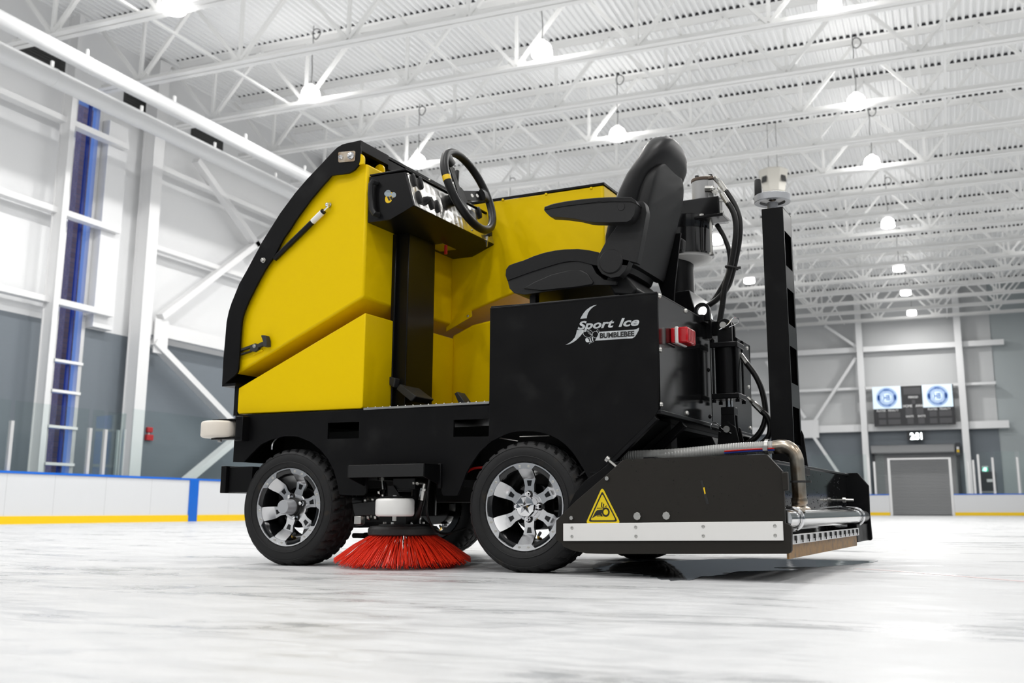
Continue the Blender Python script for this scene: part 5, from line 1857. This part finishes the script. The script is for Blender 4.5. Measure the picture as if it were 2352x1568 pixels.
# squeegee along the rear edge
XQ = 2.425
MB().box(XQ - .01, YN + .022, .136, XQ, 1.50, .172).build('squeegee_bar', M_ALUF, cd, bevel=.001)
MB().box(XQ - .018, YN + .022, .085, XQ - .010, 1.48, .15).build('squeegee_rubber', M_ORANGE, cd)
for i in range(13):
    y = YN + .09 + i * .121
    MB().box(XQ, y - .007, .150, XQ + .008, y + .007, .168).box(XQ + .003, y - .003, .140, XQ + .007, y + .003, .150).build('squeegee_clip', M_RUB2, cd, bevel=.001)
MB().box(XQ - .06, 1.52, .10, XQ - .012, YFA, .19).build('end_block', M_BLACK, cd, bevel=.004)

# ---------------------------------------------------------------- lift cylinder on the rear panel
hc = part('lift_cylinder')
XC, YCY = 1.976, .765
zb0, zb1 = .792, 1.022
MB().lathe([(0, zb0), (.059, zb0), (.059, zb1), (0, zb1)], (XC, YCY, 0), (0, 0, 1), 40).build('barrel', M_BLACKS, hc)
for z in (zb0 - .018, zb1 - .004):
    MB().box(XC - .066, YCY - .066, z, XC + .066, YCY + .066, z + .026).build('end_cap', M_BLACKS, hc, bevel=.004)
for sx_ in (-1, 1):
    for sy_ in (-1, 1):
        MB().tube([(XC + sx_ * .056, YCY + sy_ * .056, zb0 - .035), (XC + sx_ * .056, YCY + sy_ * .056, zb1 + .04)], .0055, 8).lathe([(.011, 0), (.011, .014), (0, .014)], (XC + sx_ * .056, YCY + sy_ * .056, zb0 - .034), (0, 0, 1), 6).lathe([(.011, 0), (.011, .014), (0, .014)], (XC + sx_ * .056, YCY + sy_ * .056, zb1 + .022), (0, 0, 1), 6).build('tie_rod', M_BLACKS, hc)
MB().tube([(XC, YCY, .735), (XC, YCY, zb0)], .0165, 16).build('piston_rod', M_CHROME, hc)
pu, pl_ = mp(1661, 748, 1, YCY - .04), mp(1676, 986, 1, YCY - .04)
for s in (-1, 1):
    cv = MB()
    cv.prism([(XC - .035, zb1 + .02), (XC + .035, zb1 + .02)] + [(XC + .035 * math.cos(a), pu.z + .035 * math.sin(a)) for a in [PI * k / 10 for k in range(11)]], 1, YCY + s * .028 - .01, YCY + s * .028 + .01)
    cv.build('upper_clevis', M_BLACKS, hc, bevel=.003)
    cv = MB()
    cv.prism([(XC + .03, .735), (XC - .03, .735)] + [(XC - .034 * math.cos(a), pl_.z - .034 * math.sin(a)) for a in [PI * k / 10 for k in range(11)]], 1, YCY + s * .026 - .009, YCY + s * .026 + .009)
    cv.build('lower_clevis', M_BLACKS, hc, bevel=.003)
cv = MB()
cv.box(XC - .032, YCY - .036, .70, XC + .032, YCY + .036, .738)
cv.build('rod_clevis', M_BLACKS, hc, bevel=.003)
for z in (pu.z, pl_.z):
    MB().tube([(XC, YCY - .065, z), (XC, YCY + .065, z)], .0155, 18).build('clevis_pin', M_ZINC, hc)
    w0 = Vector((XC, YCY - .056, z))
    s = 1 if z == pu.z else -1
    cl = smooth_pts([w0 + Vector((-.02 * s, 0, -.02)), w0 + Vector((.02 * s, 0, 0)), w0 + Vector((.045 * s, 0, .028)), w0 + Vector((.07 * s, 0, .03)), w0 + Vector((.075 * s, 0, .008)), w0 + Vector((.05 * s, 0, -.004)), w0 + Vector((.028 * s, 0, -.012))], 5)
    MB().tube(cl, .0022, 6).build('hairpin_clip', M_CHROME, hc)
q = mp(1675, 745, 1, YCY)
ub = MB()
ub.box(XP_, YCY - .012, pu.z - .04, XC + .02, YCY + .012, pu.z + .03).box(XP_ - .01, YCY - .035, pu.z - .055, XP_ + .025, YCY + .035, zt_ + .004)
ub.build('upper_bracket', M_BLACKS, hc, bevel=.003)
lb_ = MB()
for s in (-1, 1):
    lb_.prism([(XC - .04, pl_.z + .01), (XC, pl_.z + .04), (XC + .04, pl_.z + .01), (XC + .075, .47), (XC - .06, .47)], 1, YCY + s * .045 - .006, YCY + s * .045 + .006)
lb_.prism([(XC - .19, .47), (XC - .19, .60), (XC - .08, .60), (XC - .02, .47)], 1, YCY - .03, YCY + .2)
lb_.build('lower_bracket', M_BLACK, hc, bevel=.003)


def hose(name, pts, y, r, parent, ferr=None, ferr2=None):
    P_ = [mp(a, b_, 1, yy) for (a, b_), yy in zip(pts, y if isinstance(y, (list, tuple)) else [y] * len(pts))]
    MB().tube(smooth_pts(P_, 8), r, 12).build(name, M_HOSE, parent)
    if ferr:
        d_ = (P_[0] - P_[1]).normalized()
        MB().tube([P_[0] - d_ * .005, P_[0] + d_ * ferr], r * 1.0, 10).build('hose_ferrule', M_ZINC, parent)
        MB().tube([P_[0] + d_ * ferr, P_[0] + d_ * (ferr + .02)], r * .85, 6).tube([P_[0] + d_ * (ferr + .02), P_[0] + d_ * (ferr + .04)], r * .55, 8).build('hose_nut', M_ZINC, parent)
    return P_


hose('hose', [(1714, 833), (1735, 862), (1749, 893), (1757, 930), (1758, 960), (1750, 985), (1735, 1005), (1715, 1020)], .80, .0135, hc, .05)
hose('hose', [(1748, 943), (1762, 957), (1769, 978), (1766, 1000), (1752, 1016), (1735, 1022), (1712, 1024)], .78, .0135, hc, .05)

# ---------------------------------------------------------------- auger motor tower behind the seat
am = part('conveyor_motor')
YM0 = 1.0
cx_ = 1.700
MB().lathe([(0, 1.70), (.135, 1.70), (.142, 1.745), (.142, 1.765), (.133, 1.77), (.133, 1.575), (.140, 1.573), (.140, 1.565), (.0, 1.565)], (cx_, YM0 + .06, 0), (0, 0, 1), 56).build('drum', M_BLACKG, am)
MB().lathe([(.131, 1.567), (.128, 1.552), (.10, 1.533), (.055, 1.522), (0, 1.518)], (cx_, YM0 + .06, 0), (0, 0, 1), 48).build('bottom_cover', M_HDPE, am)
a0, a1 = mp(1572, 458, 1, YM0), mp(1648, 500, 1, YM0)
MB().box(1.60, YM0 - .04, 1.747, 1.904, YM0 + .14, 1.849).build('gear_housing', M_BLACKG, am, bevel=.003)
MB().box(1.904, YM0 - .03, 1.737, 1.921, YM0 + .10, 1.842).build('clamp_bar', M_CAST, am, bevel=.002)
for z in (1.765, 1.825):
    MB().bolt((1.914, YM0 - .012, z), (0, -1, 0), .008, .022).build('clamp_bolt', M_ZINC, am)
al = MB()
al.lathe([(0, 1.849), (.062, 1.849), (.064, 1.952), (0, 1.952)], (1.808, YM0 + .03, 0), (0, 0, 1), 36).box(1.815, YM0 - .02, 1.849, 1.874, YM0 + .08, 1.948)
al.build('motor_body', M_CAST, am, bevel=.004)
MB().lathe([(.065, 1.952), (.066, 1.955), (.066, 1.968), (0, 1.97)], (1.808, YM0 + .03, 0), (0, 0, 1), 36).box(1.815, YM0 - .022, 1.952, 1.876, YM0 + .082, 1.968).build('motor_cap', mat('bronze_cap', (.12, .09, .07), .4, metal=.5), am, bevel=.002)
for x, y in ((1.785, YM0 - .01), (1.855, YM0 + .0)):
    MB().lathe([(.011, 0), (.011, .014), (0, .014)], (x, y, 1.968), (0, 0, 1), 12).build('cap_bolt', M_SIGNK, am)
zh = lambda a, b_: (1540 + a / 4.9, 380 + b_ / 4.9)
MB().box(1.78, YM0 - .06, 1.735, 1.93, YM0 + .06, 1.75).build('mount_flange', M_BLACKS, am, bevel=.002)
for z0_, z1_, a in ((1.57, 1.745, .82), ):
    q = mp(*zh(455, 780), 1, YM0 - .02)
    MB().tube([(q.x, YM0 - .02, 1.555), (q.x, YM0 - .02, 1.745)], .006, 8).lathe([(.012, 0), (.012, .012), (0, .012)], (q.x, YM0 - .02, 1.545), (0, 0, 1), 6).lathe([(.012, 0), (.012, .01), (0, .01)], (q.x - .04, YM0 - .04, 1.752), (0, 0, 1), 6).build('drum_rod', M_ZINC, am)
cl0, cl1 = mp(1545, 600, 1, YM0 - .05), mp(1581, 600, 1, YM0 - .05)
MB().lathe([(.085, zt_), (.085, 1.56)], (cl1.x - .085, YM0 + .03, 0), (0, 0, 1), 40).build('auger_tube', M_BLACKS, am)
q = mp(1582, 690, 1, YM0)
MB().prism([(1.40, zt_), (1.40, 1.34), (cl1.x + .01, 1.36), (1.80, zt_)], 1, YM0 - .08, YM0 + .25).build('tube_base', M_BLACKG, am, bevel=.003)
# fittings and hoses from the motor
e1 = [mp(*zh(a, b_), 1, YM0 - .05) for a, b_ in ((395, 265), (470, 265), (520, 315))]
MB().tube([e1[0], e1[1]], .018, 8).tube([e1[1] - Vector((.005, 0, 0)), e1[2]], .012, 6).ball(e1[1], .018, 8).build('elbow_fitting', M_ZINC, am)
e2 = [mp(*zh(a, b_), 1, YM0 - .01) for a, b_ in ((385, 130), (450, 128), (510, 140), (545, 185))]
MB().tube([e2[0], e2[1]], .010, 8).tube([e2[1], e2[2]], .0075, 8).tube([e2[2], e2[3]], .008, 6).build('elbow_fitting', M_ZINC, am)
hose('hose', [zh(*p_) for p_ in ((645, 420), (690, 490), (722, 570), (735, 660), (735, 760), (725, 870), (705, 1000), (680, 1130), (645, 1260), (610, 1380), (585, 1568))], YM0 - .06, .0145, am, .06)
hose('hose', [zh(*p_) for p_ in ((620, 285), (680, 370), (730, 460), (768, 560), (782, 660), (782, 760), (765, 900), (740, 1030), (705, 1180), (660, 1330), (605, 1420), (520, 1510), (400, 1590))], YM0 - .02, .0145, am, .06)
hose('hose', [zh(*p_) for p_ in ((520, 665), (570, 740), (615, 830), (650, 920), (665, 1000), (670, 1070), (655, 1180), (620, 1290), (560, 1400), (490, 1510), (420, 1580))], YM0 + .02, .0125, am)
q0 = mp(*zh(585, 1568), 1, YM0 - .06)
MB().tube([q0, mp(1652, 745, 1, YM0 - .06)], .0145, 12).build('hose', M_HOSE, am)
q = mp(*zh(690, 1150), 1, YM0 - .05)
MB().lathe([(.034, -.005), (.036, 0), (.034, .005)], q, (.25, 0, 1), 16).box(q.x + .02, q.y - .02, q.z - .015, q.x + .05, q.y - .014, q.z - .002).build('cable_tie', M_RUB2, am)

# ---------------------------------------------------------------- tall mast with handwheel
ms = part('mast', label='tall black mast with openings in its rear face')
mx0, mx1, my0, my1 = 2.207, 2.306, .60, .775
mz0, mz1 = .45, 1.632
MB().box(mx0, my0, mz0, mx1, my0 + .006, mz1).build('near_side', M_BLACK, ms)
MB().box(mx0, my1 - .006, mz0, mx1, my1, mz1).build('far_side', M_BLACK, ms)
MB().box(mx0, my0 + .006, mz0, mx0 + .006, my1 - .006, mz1).build('front_side', M_DARK, ms)
hl = []
for a, b_ in ((1.362, 1.528), (1.091, 1.258), (.822, .990), (.548, .716)):
    hl.append([(my0 + .012, a), (my1 - .022, a), (my1 - .022, b_), (my0 + .012, b_)])
MB().prism([(my0 + .003, mz0), (my1 - .003, mz0), (my1 - .003, mz1), (my0 + .003, mz1)], 0, mx1 - .004, mx1, hl).build('rear_face', M_GREYM if False else M_BLACKG, ms)
MB().box(mx0, my0, mz1, mx1, my1, mz1 + .006).build('top_cap', M_BLACK, ms)
MB().prism([(mx1 - .1, mz0), (mx1 + .022, mz0), (mx1 + .008, .60), (mx1, .62), (mx0 - .01, .60), (mx0 - .02, mz0)], 1, my1, my1 + .012).build('base_gusset', M_BLACKS, ms)
MB().box(mx0 - .03, my0 - .05, mz0 - .035, mx1 + .02, my1 + .06, mz0 + .006).build('foot_plate', M_BLACK, ms, bevel=.003)
hw = part('handwheel', label='grey handwheel with black spinner grip')
HX, HY = 2.240, .69
MB().tube([(HX, HY, mz1), (HX, HY, 1.70)], .010, 10).build('spindle', M_STAIN, hw)
MB().lathe([(.012, -.012), (.025, -.012), (.025, .018), (.012, .018)], (HX, HY, 1.672), (0, 0, 1), 28).build('collar', M_GREYM, hw)
zr = 1.692
rg = MB()
sec_ = [(.060, zr), (.083, zr - .002), (.085, zr), (.085, zr + .030), (.082, zr + .032), (.063, zr + .032), (.060, zr)]
rg.lathe(sec_, (HX, HY, 0), (0, 0, 1), 64)
rg.build('wheel_ring', M_GREYM, hw)
dsk = MB()
dsk.lathe([(.018, zr + .012), (.045, zr + .008), (.061, zr + .010), (.061, zr + .016), (.045, zr + .016), (.018, zr + .022)], (HX, HY, 0), (0, 0, 1), 48)
dsk.build('wheel_disc', M_CAST, hw)
gq = mp(1737, 440, 1, HY)
MB().lathe([(0, 0), (.0165, 0), (.018, .01), (.0165, .085), (.014, .09), (0, .09)], (HX - .066, HY, zr + .032), (0, 0, 1), 20).build('spinner_grip', M_PLAST, hw)

# ---------------------------------------------------------------- melt water under the conditioner
pw = [(1395, 1300), (1450, 1291), (1560, 1287), (1680, 1284), (1800, 1284), (1930, 1287), (2010, 1290), (1900, 1301), (1780, 1304), (1830, 1309), (1700, 1313), (1660, 1321), (1610, 1325), (1580, 1334), (1520, 1331), (1480, 1322), (1420, 1316), (1372, 1307)]
W_ = [rp(a, b_, 2, 0) for a, b_ in pw]
W_ = smooth_pts(W_ + [W_[0]], 5)[:-1]
random.seed(11)
cen = sum(W_, Vector()) / len(W_)
pl2 = [((p - cen) * (1 + random.uniform(-.05, .05)) + cen) for p in W_]
pd = MB().prism([(p.x - cen.x, p.y - cen.y) for p in pl2], 2, -.004, .0022)
o = pd.build('puddle', M_WATER, loc=(cen.x, cen.y, 0), smooth=0)
tag(o, 'shiny dark puddle of melt water under the conditioner', 'puddle')
